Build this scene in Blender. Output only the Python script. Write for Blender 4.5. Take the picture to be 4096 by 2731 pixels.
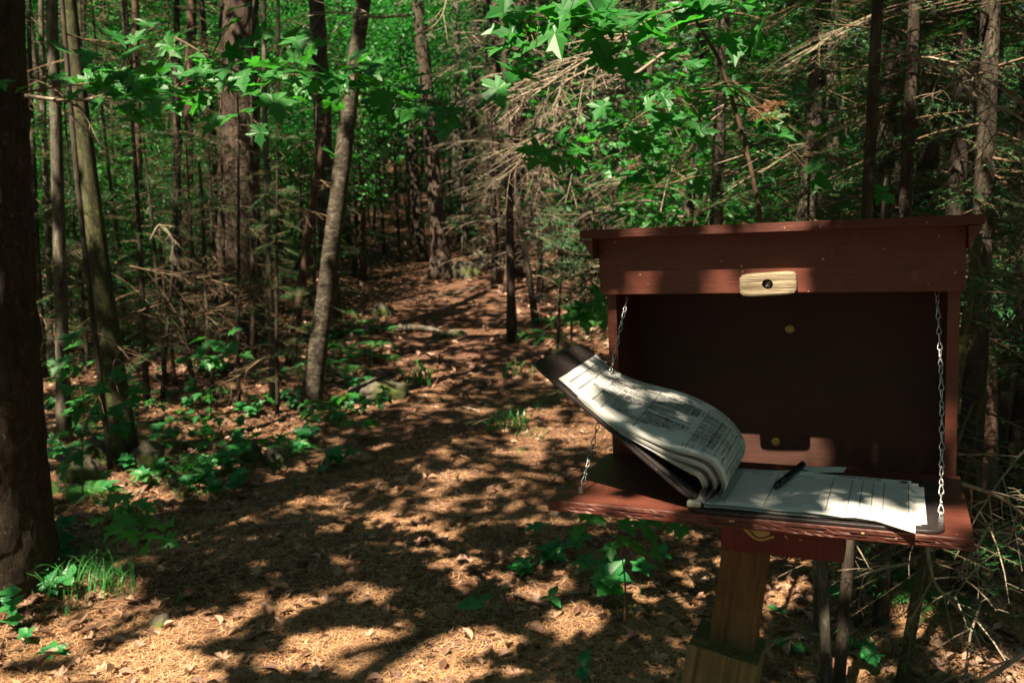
import bpy, math, random
import numpy as np
from mathutils import Vector, Matrix

# ---------------------------------------------------------------- camera, sky, sun, exposure
for o in list(bpy.data.objects): bpy.data.objects.remove(o)
SC = bpy.context.scene
COL = SC.collection
FPX, CX, CY = 3500.0, 2048.0, 1365.5
PITCH = math.radians(8.0)
EYE = np.array([0.0, 0.0, 1.6])
cd = bpy.data.cameras.new('camera'); cam = bpy.data.objects.new('camera', cd); COL.objects.link(cam)
cam.location = EYE; cam.rotation_euler = (math.radians(90) - PITCH, 0, 0)
cd.sensor_width = 36.0; cd.lens = 36.0 * FPX / 4096.0
cd.clip_start = 0.05; cd.clip_end = 1200
cd.dof.use_dof = True; cd.dof.focus_distance = 1.5; cd.dof.aperture_fstop = 9.0
SC.camera = cam
SUN_DIR = np.array([0.260, 0.475, -0.841]); SUN_DIR /= np.linalg.norm(SUN_DIR)
W = bpy.data.worlds.new('World'); SC.world = W; W.use_nodes = True
nt = W.node_tree; bg = nt.nodes['Background']; sk = nt.nodes.new('ShaderNodeTexSky')
sk.sky_type = 'NISHITA'; sk.sun_disc = False
sk.sun_elevation = math.asin(-SUN_DIR[2]); sk.sun_rotation = math.atan2(-SUN_DIR[0], -SUN_DIR[1]) % (2 * math.pi)
nt.links.new(sk.outputs['Color'], bg.inputs['Color']); bg.inputs['Strength'].default_value = 0.05
sd = bpy.data.lights.new('sun', 'SUN'); sd.energy = 5.0; sd.angle = math.radians(0.5); sd.color = (1.0, 0.86, 0.66)
sun = bpy.data.objects.new('sun', sd); COL.objects.link(sun)
sun.rotation_euler = Vector(SUN_DIR).to_track_quat('-Z', 'Y').to_euler()
SC.view_settings.view_transform = 'Standard'; SC.view_settings.look = 'None'
SC.view_settings.exposure = 2.0; SC.view_settings.gamma = 1.0; SC.view_settings.use_curve_mapping = False

rng = np.random.default_rng(7); random.seed(7)
CF = np.array([0, math.cos(PITCH), -math.sin(PITCH)]); CU = np.array([0, math.sin(PITCH), math.cos(PITCH)]); CR = np.array([1.0, 0, 0])
def ray(px, py): return CF + CR * (px - CX) / FPX - CU * (py - CY) / FPX
def at(px, py, Y):
    d = ray(px, py); return EYE + d * (Y / d[1])

# ---------------------------------------------------------------- noise and terrain
def _hash(ix, iy, s):
    n = (ix * 374761393 + iy * 668265263 + s * 974634777) & 0xffffffff
    n = ((n ^ (n >> 13)) * 1274126177) & 0xffffffff
    return ((n ^ (n >> 16)) & 0xffff) / 65535.0
def vnoise(x, y, s=0):
    x = np.asarray(x, float); y = np.asarray(y, float)
    ix = np.floor(x).astype(np.int64); iy = np.floor(y).astype(np.int64); fx = x - ix; fy = y - iy
    fx = fx * fx * (3 - 2 * fx); fy = fy * fy * (3 - 2 * fy)
    a = _hash(ix, iy, s); b = _hash(ix + 1, iy, s); c = _hash(ix, iy + 1, s); d = _hash(ix + 1, iy + 1, s)
    return (a * (1 - fx) + b * fx) * (1 - fy) + (c * (1 - fx) + d * fx) * fy
def path_c(y): return np.interp(y, [0, 3, 5, 7, 10, 12, 14, 20, 40], [-0.35, -0.55, -0.45, -0.25, -0.35, -0.6, -1.2, -1.6, -5])
def path_w(y): return np.interp(y, [0, 5, 9, 14, 40], [1.5, 1.25, 1.0, 0.9, 0.7])
def ground_h(x, y):
    x = np.asarray(x, float); y = np.asarray(y, float)
    h = np.interp(y, [-50, 6, 8, 12, 18, 25, 40, 60, 100, 300], [0, 0, 0.05, 0.26, 0.85, 1.75, 3.6, 6.5, 14, 30])
    off = np.abs(x - path_c(y)) - path_w(y)
    bank = np.clip(off / 1.2, 0, 1); bank = bank * bank * (3 - 2 * bank)
    h = h + bank * 0.10 * np.where(x < path_c(y), 1.0, 0.6)
    h = h + (vnoise(x * 0.7, y * 0.7, 3) - 0.5) * 0.16 * (0.25 + 0.75 * bank) + (vnoise(x * 2.3, y * 2.3, 5) - 0.5) * 0.05 + (vnoise(x * 7, y * 7, 6) - 0.5) * 0.018
    return h
def gz(x, y): return float(ground_h(x, y))
_TS = np.concatenate([np.arange(1.0, 8, 0.01), np.arange(8, 120, 0.05)])
def G(px, py):
    d = ray(px, py); t = _TS; P = EYE + d * t[:, None]; k = int(np.argmax(P[:, 2] <= ground_h(P[:, 0], P[:, 1])))
    return P[k] if k else P[-1]

# ---------------------------------------------------------------- object helpers
def tag(o, label=None, cat=None, group=None, kind=None):
    if label: o['label'] = label
    if cat: o['category'] = cat
    if group: o['group'] = group
    if kind: o['kind'] = kind
    return o
def empty(name, loc=(0, 0, 0), label=None, cat=None, group=None):
    o = bpy.data.objects.new(name, None); COL.objects.link(o); o.location = loc; o.empty_display_size = 0.1
    return tag(o, label, cat, group)
class Geo:
    def __init__(s): s.V = []; s.F3 = []; s.F4 = []; s.M3 = []; s.M4 = []; s.n = 0
    def add(s, V, F, m=0):
        V = np.asarray(V, float).reshape(-1, 3); F = np.asarray(F, np.int64)
        if len(F) == 0: return
        (s.F3 if F.shape[1] == 3 else s.F4).append(F + s.n); (s.M3 if F.shape[1] == 3 else s.M4).append(np.full(len(F), m, np.int32))
        s.V.append(V); s.n += len(V)
    def addmix(s, V, F3, F4, m=0):
        V = np.asarray(V, float).reshape(-1, 3)
        if len(F3): s.F3.append(np.asarray(F3, np.int64) + s.n); s.M3.append(np.full(len(F3), m, np.int32))
        if len(F4): s.F4.append(np.asarray(F4, np.int64) + s.n); s.M4.append(np.full(len(F4), m, np.int32))
        s.V.append(V); s.n += len(V)
    def mesh(s, name, mats, smooth=False):
        me = bpy.data.meshes.new(name)
        V = np.concatenate(s.V) if s.V else np.zeros((0, 3))
        F3 = np.concatenate(s.F3) if s.F3 else np.zeros((0, 3), np.int64); F4 = np.concatenate(s.F4) if s.F4 else np.zeros((0, 4), np.int64)
        me.vertices.add(len(V)); me.vertices.foreach_set('co', V.astype(np.float32).ravel())
        nl = F3.size + F4.size; me.loops.add(nl); me.loops.foreach_set('vertex_index', np.concatenate([F3.ravel(), F4.ravel()]).astype(np.int32))
        me.polygons.add(len(F3) + len(F4))
        st = np.concatenate([np.arange(len(F3)) * 3, F3.size + np.arange(len(F4)) * 4]).astype(np.int32)
        me.polygons.foreach_set('loop_start', st)
        me.polygons.foreach_set('material_index', np.concatenate(s.M3 + s.M4).astype(np.int32))
        for m in (mats if isinstance(mats, (list, tuple)) else [mats]): me.materials.append(m)
        me.update(calc_edges=True); me.validate()
        me.polygons.foreach_set('use_smooth', np.full(len(me.polygons), smooth)); me.update()
        return me
    def build(s, name, mats, parent=None, smooth=False, loc=None):
        o = bpy.data.objects.new(name, s.mesh(name, mats, smooth)); COL.objects.link(o)
        if parent is not None: o.parent = parent
        if loc is not None: o.location = loc
        return o
def link(name, me, parent=None, mat=None):
    o = bpy.data.objects.new(name, me); COL.objects.link(o)
    if parent is not None: o.parent = parent
    if mat is not None: o.matrix_local = mat
    return o
def dup(src, loc=None, rot=None, scale=None, label=None, group=None):
    r = src.copy(); COL.objects.link(r)
    if loc is not None: r.location = loc
    if rot is not None: r.rotation_euler = rot
    if scale is not None: r.scale = (scale,) * 3 if np.isscalar(scale) else scale
    if label: r['label'] = label
    if group: r['group'] = group
    for ch in list(src.children):
        c = ch.copy(); COL.objects.link(c); c.parent = r
        for g in list(ch.children):
            d = g.copy(); COL.objects.link(d); d.parent = c
    return r
def smoothpts(P, n):
    P = np.asarray(P, float)
    if len(P) < 3: 
        t = np.linspace(0, 1, n)[:, None]; return P[0] * (1 - t) + P[-1] * t
    Q = np.vstack([2 * P[0] - P[1], P, 2 * P[-1] - P[-2]]); out = []
    ts = np.linspace(0, len(P) - 1 - 1e-9, n)
    for t in ts:
        i = int(t); u = t - i; a, b, c, d = Q[i], Q[i + 1], Q[i + 2], Q[i + 3]
        out.append(0.5 * ((2 * b) + (c - a) * u + (2 * a - 5 * b + 4 * c - d) * u * u + (3 * b - a - 3 * c + d) * u ** 3))
    return np.array(out)
def tube(g, P, R, sides=6, m=0, cap=True, rough=None):
    P = np.asarray(P, float); n = len(P); R = np.broadcast_to(np.asarray(R, float), (n,))
    T = np.gradient(P, axis=0); T /= np.linalg.norm(T, axis=1)[:, None] + 1e-12
    ref = np.array([0.31, 0.95, 0.05]) if abs(T[:, 2]).mean() > 0.6 else np.array([0.05, 0.1, 1.0])
    A = np.cross(T, ref); A /= np.linalg.norm(A, axis=1)[:, None] + 1e-12; B = np.cross(T, A)
    th = np.arange(sides) * 2 * math.pi / sides
    RR = R[:, None] * np.ones(sides) if rough is None else R[:, None] * rough
    V = P[:, None, :] + RR[:, :, None] * (np.cos(th)[None, :, None] * A[:, None, :] + np.sin(th)[None, :, None] * B[:, None, :])
    i = np.arange(n - 1)[:, None] * sides; j = np.arange(sides)[None, :]; k = (j + 1) % sides
    F = np.stack([i + j, i + k, i + sides + k, i + sides + j], -1).reshape(-1, 4)
    V = V.reshape(-1, 3); tri = []
    if cap:
        V = np.vstack([V, P[0], P[-1]]); c0, c1 = n * sides, n * sides + 1
        for a in range(sides):
            b = (a + 1) % sides; tri.append((c0, b, a)); tri.append((c1, (n - 1) * sides + a, (n - 1) * sides + b))
    g.addmix(V, tri, F, m)
def box_geo(g, fn, lo, hi, bev=0.0, m=0):
    """box from lo to hi in local axes, bevelled edges, mapped by fn"""
    import bmesh
    bm = bmesh.new(); bmesh.ops.create_cube(bm, size=1.0)
    lo = np.array(lo, float); hi = np.array(hi, float)
    for v in bm.verts: v.co = Vector(lo + (np.array(v.co) + 0.5) * (hi - lo))
    if bev > 0: bmesh.ops.bevel(bm, geom=bm.edges[:], offset=bev, segments=2, affect='EDGES', profile=0.6)
    bmesh.ops.triangulate(bm, faces=bm.faces[:]); bm.verts.index_update()
    V = np.array([fn(*v.co) for v in bm.verts]); F = [[v.index for v in f.verts] for f in bm.faces]; bm.free()
    g.add(V, F, m)
def ident(x, y, z): return np.array([x, y, z])

# ---------------------------------------------------------------- materials
def srgb(r, g, b): return tuple(((c / 255.0) / 12.92 if c <= 10 else ((c / 255.0 + 0.055) / 1.055) ** 2.4) for c in (r, g, b)) + (1,)
class Mat:
    def __init__(s, name, rough=0.7, spec=0.3):
        s.m = bpy.data.materials.new(name); s.m.use_nodes = True; s.t = s.m.node_tree; s.b = s.t.nodes['Principled BSDF']
        s.b.inputs['Roughness'].default_value = rough; s.b.inputs['Specular IOR Level'].default_value = spec
    def n(s, t, **k):
        x = s.t.nodes.new(t)
        for a, v in k.items():
            if a in x.inputs: x.inputs[a].default_value = v
            else: setattr(x, a, v)
        return x
    def l(s, a, b): s.t.links.new(a, b)
    def ramp(s, fac, stops):
        r = s.n('ShaderNodeValToRGB'); e = r.color_ramp.elements
        while len(e) > 1: e.remove(e[-1])
        e[0].position = stops[0][0]; e[0].color = tuple(stops[0][1]) + ((1,) if len(stops[0][1]) == 3 else ())
        for p, c in stops[1:]:
            q = e.new(p); q.color = tuple(c) + ((1,) if len(c) == 3 else ())
        s.l(fac, r.inputs['Fac']); return r.outputs['Color']
    def coord(s, kind='Object', scale=(1, 1, 1)):
        c = s.n('ShaderNodeTexCoord'); mp = s.n('ShaderNodeMapping'); mp.inputs['Scale'].default_value = scale
        s.l(c.outputs[kind], mp.inputs['Vector']); return mp.outputs['Vector']
    def noise(s, vec, scale, detail=4, rough=0.6, dist=0.0):
        x = s.n('ShaderNodeTexNoise', Scale=scale, Detail=detail, Roughness=rough, Distortion=dist); s.l(vec, x.inputs['Vector']); return x.outputs['Fac']
    def mix(s, fac, a, b, blend='MIX'):
        x = s.n('ShaderNodeMix'); x.data_type = 'RGBA'; x.blend_type = blend
        if isinstance(fac, (int, float)): x.inputs[0].default_value = fac
        else: s.l(fac, x.inputs[0])
        for v, i in ((a, 6), (b, 7)):
            if isinstance(v, tuple): x.inputs[i].default_value = v if len(v) == 4 else v + (1,)
            else: s.l(v, x.inputs[i])
        return x.outputs[2]
    def bump(s, h, strength=0.5, dist=0.01):
        x = s.n('ShaderNodeBump', Strength=strength, Distance=dist); s.l(h, x.inputs['Height']); s.l(x.outputs['Normal'], s.b.inputs['Normal']); return x
    def col(s, c):
        if isinstance(c, tuple): s.b.inputs['Base Color'].default_value = c if len(c) == 4 else c + (1,)
        else: s.l(c, s.b.inputs['Base Color'])

def leaf_mat(name, c1, c2, trans, tc, rough=0.4, spec=0.45):
    M = Mat(name, rough, spec)
    g = M.n('ShaderNodeNewGeometry'); oi = M.n('ShaderNodeObjectInfo')
    ad = M.n('ShaderNodeMath', operation='ADD'); M.l(g.outputs['Random Per Island'], ad.inputs[0]); M.l(oi.outputs['Random'], ad.inputs[1])
    fr = M.n('ShaderNodeMath', operation='FRACT'); M.l(ad.outputs[0], fr.inputs[0])
    c = M.mix(fr.outputs[0], c1, c2); M.col(c)
    tr = M.n('ShaderNodeBsdfTranslucent'); M.l(M.mix(fr.outputs[0], tc, tuple(x * 0.6 for x in tc)), tr.inputs['Color'])
    mx = M.n('ShaderNodeMixShader'); mx.inputs[0].default_value = trans
    M.l(M.b.outputs[0], mx.inputs[1]); M.l(tr.outputs[0], mx.inputs[2]); M.l(mx.outputs[0], M.t.nodes['Material Output'].inputs['Surface'])
    return M.m
m_maple = leaf_mat('maple_leaf_green', (0.020, 0.12, 0.026), (0.035, 0.17, 0.028), 0.42, (0.07, 0.46, 0.03), 0.46, 0.42)
m_canopy = leaf_mat('canopy_leaf_green', (0.02, 0.11, 0.03), (0.04, 0.17, 0.03), 0.34, (0.06, 0.42, 0.04), 0.45, 0.4)
m_shade_leaf = leaf_mat('added_canopy_leaf', (0.03, 0.08, 0.03), (0.045, 0.10, 0.035), 0.16, (0.14, 0.26, 0.06), 0.5, 0.3)  # leaves of the added canopy, muted so the shade below is less green
m_under = leaf_mat('understory_green', (0.014, 0.13, 0.04), (0.04, 0.19, 0.04), 0.38, (0.05, 0.45, 0.04), 0.42, 0.45)
m_grass = leaf_mat('grass_green', (0.02, 0.13, 0.03), (0.06, 0.20, 0.04), 0.3, (0.08, 0.3, 0.03), 0.4, 0.4)
m_fir = leaf_mat('fir_needle_green', (0.012, 0.07, 0.022), (0.03, 0.12, 0.03), 0.15, (0.03, 0.22, 0.02), 0.5, 0.3)
m_firdead = leaf_mat('rust_needle', (0.13, 0.045, 0.018), (0.20, 0.075, 0.03), 0.1, (0.3, 0.1, 0.03), 0.6, 0.2)
m_needle = leaf_mat('fallen_pine_needle', (0.28, 0.125, 0.05), (0.66, 0.42, 0.23), 0.1, (0.3, 0.15, 0.05), 0.5, 0.35)
m_dead = leaf_mat('fallen_leaf_brown', (0.11, 0.055, 0.036), (0.40, 0.25, 0.17), 0.15, (0.3, 0.14, 0.06), 0.6, 0.25)
m_fern = leaf_mat('fern_green', (0.02, 0.14, 0.04), (0.07, 0.2, 0.04), 0.38, (0.06, 0.42, 0.04), 0.5, 0.3)

def ground_mat():
    M = Mat('forest_floor', 0.9, 0.15); v = M.coord('Object')
    a = M.noise(v, 1.3, 6, 0.65); b = M.noise(v, 14, 8, 0.7, 0.5); c = M.noise(v, 60, 6, 0.7)
    base = M.ramp(b, [(0.3, (0.035, 0.017, 0.010)), (0.5, (0.095, 0.045, 0.024)), (0.72, (0.24, 0.13, 0.068))])
    leafy = M.ramp(c, [(0.35, (0.045, 0.020, 0.013)), (0.6, (0.15, 0.078, 0.05)), (0.75, (0.34, 0.22, 0.15))])
    M.col(M.mix(M.ramp(a, [(0.4, (0, 0, 0)), (0.6, (1, 1, 1))]), base, leafy))
    s = M.n('ShaderNodeMath', operation='ADD'); M.l(b, s.inputs[0]); M.l(c, s.inputs[1]); M.bump(s.outputs[0], 0.9, 0.02)
    return M.m
m_ground = ground_mat()
def bark_mat(name, dark, mid, light, lichen=None, lfac=0.62, zs=0.25, sc=30, bump=0.8):
    M = Mat(name, 0.85, 0.2); v = M.coord('Object', (1, 1, zs))
    a = M.noise(v, sc, 8, 0.7, 0.6); b = M.noise(M.coord('Object'), 5, 5, 0.6)
    c = M.ramp(a, [(0.32, dark), (0.5, mid), (0.7, light)])
    c = M.mix(M.ramp(b, [(0.3, (0.0, 0, 0)), (0.7, (0.55, 0.55, 0.55))]), c, tuple(x * 0.5 for x in mid), 'MIX')
    if lichen:
        l = M.noise(M.coord('Object'), 22, 6, 0.75, 1.0)
        c = M.mix(M.ramp(l, [(lfac - 0.05, (0, 0, 0)), (lfac + 0.05, (1, 1, 1))]), c, lichen)
    M.col(c); M.bump(a, bump, 0.012); return M.m
m_bark_dark = bark_mat('dark_hemlock_bark', (0.03, 0.018, 0.012), (0.085, 0.05, 0.035), (0.17, 0.11, 0.08), None)
m_bark_hem = bark_mat('brown_hemlock_bark', (0.022, 0.014, 0.010), (0.07, 0.048, 0.035), (0.20, 0.155, 0.12), None, zs=0.12, sc=45)
m_bark_maple = bark_mat('dark_maple_bark', (0.018, 0.012, 0.008), (0.048, 0.033, 0.022), (0.10, 0.075, 0.052), (0.15, 0.15, 0.08), 0.64, 0.45, 42, 1.0)
m_bark_pale = bark_mat('pale_fir_bark', (0.03, 0.024, 0.018), (0.10, 0.085, 0.062), (0.27, 0.24, 0.19), (0.17, 0.20, 0.10), 0.62)
m_bark_moss = bark_mat('mossy_bark', (0.022, 0.02, 0.012), (0.055, 0.052, 0.026), (0.12, 0.115, 0.06), (0.10, 0.13, 0.03), 0.58)
m_bark_birch = bark_mat('yellow_birch_bark', (0.015, 0.011, 0.008), (0.06, 0.048, 0.034), (0.21, 0.185, 0.135), (0.36, 0.34, 0.26), 0.66, 2.2, 14, 0.5)
m_bark_mid = bark_mat('grey_brown_bark', (0.018, 0.013, 0.010), (0.05, 0.038, 0.028), (0.13, 0.105, 0.078), (0.10, 0.12, 0.06), 0.65)
m_twig = bark_mat('dead_twig_wood', (0.10, 0.078, 0.055), (0.25, 0.20, 0.14), (0.44, 0.38, 0.28), None, bump=0.2)
m_twigdark = bark_mat('brown_twig_wood', (0.06, 0.04, 0.025), (0.13, 0.085, 0.05), (0.22, 0.16, 0.10), None, bump=0.2)
def rock_mat():
    M = Mat('mossy_rock', 0.85, 0.25); v = M.coord('Object'); a = M.noise(v, 9, 8, 0.7); b = M.noise(v, 4, 4, 0.6)
    c = M.ramp(a, [(0.34, (0.025, 0.02, 0.016)), (0.55, (0.10, 0.082, 0.066)), (0.75, (0.30, 0.27, 0.22))])
    M.col(M.mix(M.ramp(b, [(0.44, (0, 0, 0)), (0.6, (1, 1, 1))]), c, (0.06, 0.075, 0.018))); M.bump(a, 0.8, 0.02); return M.m
m_rock = rock_mat()
def paint_mat(name, base, light, grain=(3, 60, 60), bump=0.15, rough=0.5, chips=0.0, specks=0.745):
    M = Mat(name, rough, 0.35); v = M.coord('Object', grain); a = M.noise(v, 4, 7, 0.65, 0.3); b = M.noise(M.coord('Object'), 9, 5, 0.6)
    c = M.ramp(a, [(0.3, tuple(x * 0.72 for x in base)), (0.55, base), (0.8, light)])
    c = M.mix(M.ramp(b, [(0.35, (0.0, 0, 0)), (0.75, (0.5, 0.5, 0.5))]), c, light)
    sp = M.noise(M.coord('Object'), 130, 2, 0.5); c = M.mix(M.ramp(sp, [(specks, (0, 0, 0)), (specks + 0.015, (1, 1, 1))]), c, (0.5, 0.33, 0.2))
    if chips > 0:
        ch = M.noise(M.coord('Object', (1, 1.6, 0.35)), 30, 5, 0.7); c = M.mix(M.ramp(ch, [(chips, (0, 0, 0)), (chips + 0.02, (1, 1, 1))]), c, (0.06, 0.028, 0.016))
    M.col(c); M.bump(a, bump, 0.004); return M.m
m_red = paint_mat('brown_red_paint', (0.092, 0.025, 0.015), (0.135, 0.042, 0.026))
m_redshade = paint_mat('inner_shade_paint', (0.050, 0.019, 0.0125), (0.072, 0.030, 0.020), rough=0.7, specks=0.9)  # same paint as outside, with the inner shade put into its colour
m_rededge = paint_mat('rough_plywood_edge_paint', (0.10, 0.028, 0.018), (0.18, 0.062, 0.04), (1, 40, 200), 1.0, 0.75)
m_redblock = paint_mat('peeling_support_paint', (0.10, 0.026, 0.02), (0.14, 0.045, 0.032), (60, 60, 3), 0.3, 0.75, 0.62)
def wood_mat(name, d, m, l, scale, st=6, bump=0.5, rough=0.7):
    M = Mat(name, rough, 0.25); v = M.coord('Object', scale); a = M.noise(v, st, 8, 0.7, 0.25)
    b = M.noise(M.coord('Object'), 12, 3, 0.5)
    c = M.ramp(a, [(0.3, d), (0.48, m), (0.68, l)]); M.col(M.mix(M.ramp(b, [(0.4, (0, 0, 0)), (0.8, (0.5, 0.5, 0.5))]), c, d)); M.bump(a, bump, 0.004); return M.m
m_latch = wood_mat('weathered_bare_wood', (0.05, 0.035, 0.02), (0.22, 0.165, 0.10), (0.42, 0.35, 0.24), (3, 60, 60), 3.0, 1.0)
m_post = wood_mat('brown_treated_wood', (0.045, 0.028, 0.012), (0.105, 0.068, 0.030), (0.16, 0.11, 0.05), (22, 22, 2.0), 2.4, 0.5)
m_postlow = wood_mat('green_treated_wood', (0.04, 0.035, 0.013), (0.12, 0.10, 0.042), (0.20, 0.17, 0.08), (40, 40, 0.9), 1.7, 0.9)
m_black = paint_mat('worn_black_board', (0.018, 0.014, 0.014), (0.05, 0.038, 0.036), (40, 40, 40), 0.2, 0.45)
def simple(name, c, rough=0.5, metal=0.0, spec=0.4):
    M = Mat(name, rough, spec); M.col(c); M.b.inputs['Metallic'].default_value = metal; return M.m
def paper_mat():
    M = Mat('register_paper', 0.75, 0.2); a = M.noise(M.coord('Object'), 8, 4, 0.6); M.col(M.ramp(a, [(0.3, (0.62, 0.615, 0.58)), (0.7, (0.74, 0.735, 0.70))])); M.bump(M.noise(M.coord('Object'), 30, 3), 0.2, 0.004)
    tr = M.n('ShaderNodeBsdfTranslucent'); tr.inputs['Color'].default_value = (0.7, 0.66, 0.55, 1); mx = M.n('ShaderNodeMixShader'); mx.inputs[0].default_value = 0.15
    M.l(M.b.outputs[0], mx.inputs[1]); M.l(tr.outputs[0], mx.inputs[2]); M.l(mx.outputs[0], M.t.nodes['Material Output'].inputs['Surface']); return M.m
m_paper = paper_mat()
m_ink = simple('black_ink', (0.03, 0.025, 0.025), 0.6)
m_line = simple('printed_rule', (0.06, 0.055, 0.055), 0.7)
m_yellow = simple('faded_yellow_print', (0.38, 0.33, 0.12), 0.6)
m_steel = simple('galvanised_steel', (0.5, 0.5, 0.48), 0.35, 0.9)
m_clip = simple('pale_green_clip', (0.42, 0.46, 0.36), 0.4, 0.5)
m_brass = simple('brass_screw', (0.42, 0.32, 0.10), 0.4, 0.7)
m_hole = simple('dark_recess', (0.012, 0.009, 0.007), 0.9)
m_pen = simple('black_pen_plastic', (0.012, 0.01, 0.012), 0.3)

# ---------------------------------------------------------------- ground sheet
def ground():
    xs = np.concatenate([-np.geomspace(6, 150, 40)[::-1], np.linspace(-5.9, 5.9, 200), np.geomspace(6, 150, 40)])
    ys = np.concatenate([-np.geomspace(1.2, 60, 20)[::-1], np.linspace(-1, 14, 250), np.geomspace(14.1, 260, 80)])
    X, Y = np.meshgrid(xs, ys); Z = ground_h(X, Y); n, m = X.shape
    i = np.arange(n - 1)[:, None] * m; j = np.arange(m - 1)[None, :]
    F = np.stack([i + j, i + j + 1, i + m + j + 1, i + m + j], -1).reshape(-1, 4)
    g = Geo(); g.add(np.stack([X, Y, Z], -1), F); o = g.build('ground', m_ground, smooth=True); tag(o, kind='structure')
ground()

# ---------------------------------------------------------------- the register box (its own frame: u right, v up, n towards the viewer)
q = dict(yaw=-0.41458853, tilt=0.0367459, roll=-0.04416894, o=np.array([0.17032887, 1.62903374, -0.13886257 + 1.6]), Hh=0.104, H=0.3071, Ls=0.3221, sa=-0.0472)
def rotm():
    cy, sy = math.cos(q['yaw']), math.sin(q['yaw']); ct, st = math.cos(q['tilt']), math.sin(q['tilt']); cr, sr = math.cos(q['roll']), math.sin(q['roll'])
    return np.array([[cy, -sy, 0], [sy, cy, 0], [0, 0, 1]]) @ np.array([[1, 0, 0], [0, ct, -st], [0, st, ct]]) @ np.array([[cr, 0, sr], [0, 1, 0], [-sr, 0, cr]])
BM = rotm(); BO = q['o']; BW = 0.60; BD = 0.158
BOXM = Matrix.Translation(Vector(BO)) @ Matrix(BM.tolist()).to_4x4()
def B(u, n, v): return np.array([u, -n, v])             # box frame -> local coordinates of the box empty
box = empty('trail_register_box'); box.matrix_world = BOXM
tag(box, 'open red brown wooden trail register box on a leaning post beside the path', 'register box')
def board(name, lo, hi, mat, bev=0.0015, parent=None, label=None):
    g = Geo(); box_geo(g, B, lo, hi, bev); o = g.build(name, mat, parent or box)
    if label: o['label'] = label
    return o
Hh, HH, Ls, sa = q['Hh'], q['H'], q['Ls'], q['sa']
T = 0.018
board('header_board', (0, 0.0, 0), (BW, T, Hh), m_red)
board('side_panel', (0.006, -BD, -HH - 0.07), (0.006 + T, -0.001, Hh - 0.003), m_red)
board('side_panel', (BW - 0.006 - T, -BD, -HH - 0.07), (BW - 0.006, -0.001, Hh - 0.003), m_red)
board('back_panel', (0.006, -BD - 0.012, -HH - 0.085), (BW - 0.006, -BD - 0.001, Hh), m_redshade)
board('floor_board', (0.007, -BD, -HH - 0.0845), (BW - 0.007, -0.003, -HH - 0.0705), m_redshade)
# roof board, falling slightly to the back, overhanging all round
def roofmap(u, n, v): return B(u, n, v + (n - 0.056) * 0.07)
g = Geo(); box_geo(g, roofmap, (-0.022, -BD - 0.06, Hh + 0.0015), (BW + 0.022, 0.056, Hh + 0.0165), 0.0012); g.build('roof_board', m_rededge, box)
# wedge-shaped cheek under each roof overhang
for s, u0, u1 in ((-1, -0.0205, -0.001), (1, BW + 0.001, BW + 0.0205)):
    g = Geo()
    ui, uo = (u1, u0) if s < 0 else (u0, u1)
    P = [(uo, Hh), (ui, Hh), (ui, Hh - 0.035)]
    V = [B(a, nn, b) for nn in (0.050, -BD - 0.03) for a, b in P]
    V = [B(a, nn, b + (nn - 0.056) * 0.07) for nn in (0.050, -BD - 0.03) for a, b in P]
    g.addmix(V, [(0, 1, 2), (3, 5, 4)], [(0, 3, 4, 1), (1, 4, 5, 2), (2, 5, 3, 0)]); g.build('cheek_board', m_red, box)
# shelf (the let-down door)
ca, sn = math.cos(sa), math.sin(sa)
def S(u, a, h): return B(u, a * ca + h * sn, -HH - a * sn + h * ca)
rs = np.random.default_rng(3)
g = Geo()   # shelf with rough, chewed plywood front edge
nu, na = 90, 3
def shelf_mesh():
    us = np.linspace(0, BW, nu + 1); prof = [(0.0, 0.0), (Ls - 0.002, 0.0), (Ls, -0.0015)] + [(Ls, -0.0015 - k * 0.0028) for k in range(1, 6)] + [(Ls - 0.003, -0.0175), (0.0, -0.0175)]
    V = []
    for u in us:
        for k, (a, h) in enumerate(prof):
            aa = a
            if 2 <= k <= 7: aa = a - 0.0018 * rs.random() ** 2 * (1.6 if k in (4, 6) else 0.7)
            V.append(S(u, aa, h))
    m = len(prof); F = []
    F4 = [(i * m + k, i * m + (k + 1) % m, (i + 1) * m + (k + 1) % m, (i + 1) * m + k) for i in range(nu) for k in range(m)]
    F3 = []
    for e in (0, nu):
        for k in range(1, m - 1): F3.append((e * m, e * m + k, e * m + k + 1) if e else (e * m, e * m + k + 1, e * m + k))
    g.addmix(V, F3, F4)
shelf_mesh(); shelf = g.build('shelf', m_red, box)
g = Geo(); edge = []   # darker raw ply strip, sits in front of the edge
for k in range(26):
    u = rs.random() * BW; g2 = rs.random() * 0.012 + 0.003
    box_geo(g, S, (u, Ls - 0.002, -g2 - 0.001), (min(BW, u + 0.01 + rs.random() * 0.05), Ls + 0.0012, -g2), 0)
o = g.build('edge_splinter', m_rededge, shelf); o['kind'] = 'stuff'
for u, w in ((0.283, 0.008), (0.462, 0.004)):
    g = Geo(); box_geo(g, S, (u, Ls - 0.001, -0.0065), (u + w, Ls + 0.0016, -0.0045), 0.0004); g.build('paint_chip', simple('bare_wood_chip', (0.5, 0.38, 0.22), 0.8), shelf)
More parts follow.
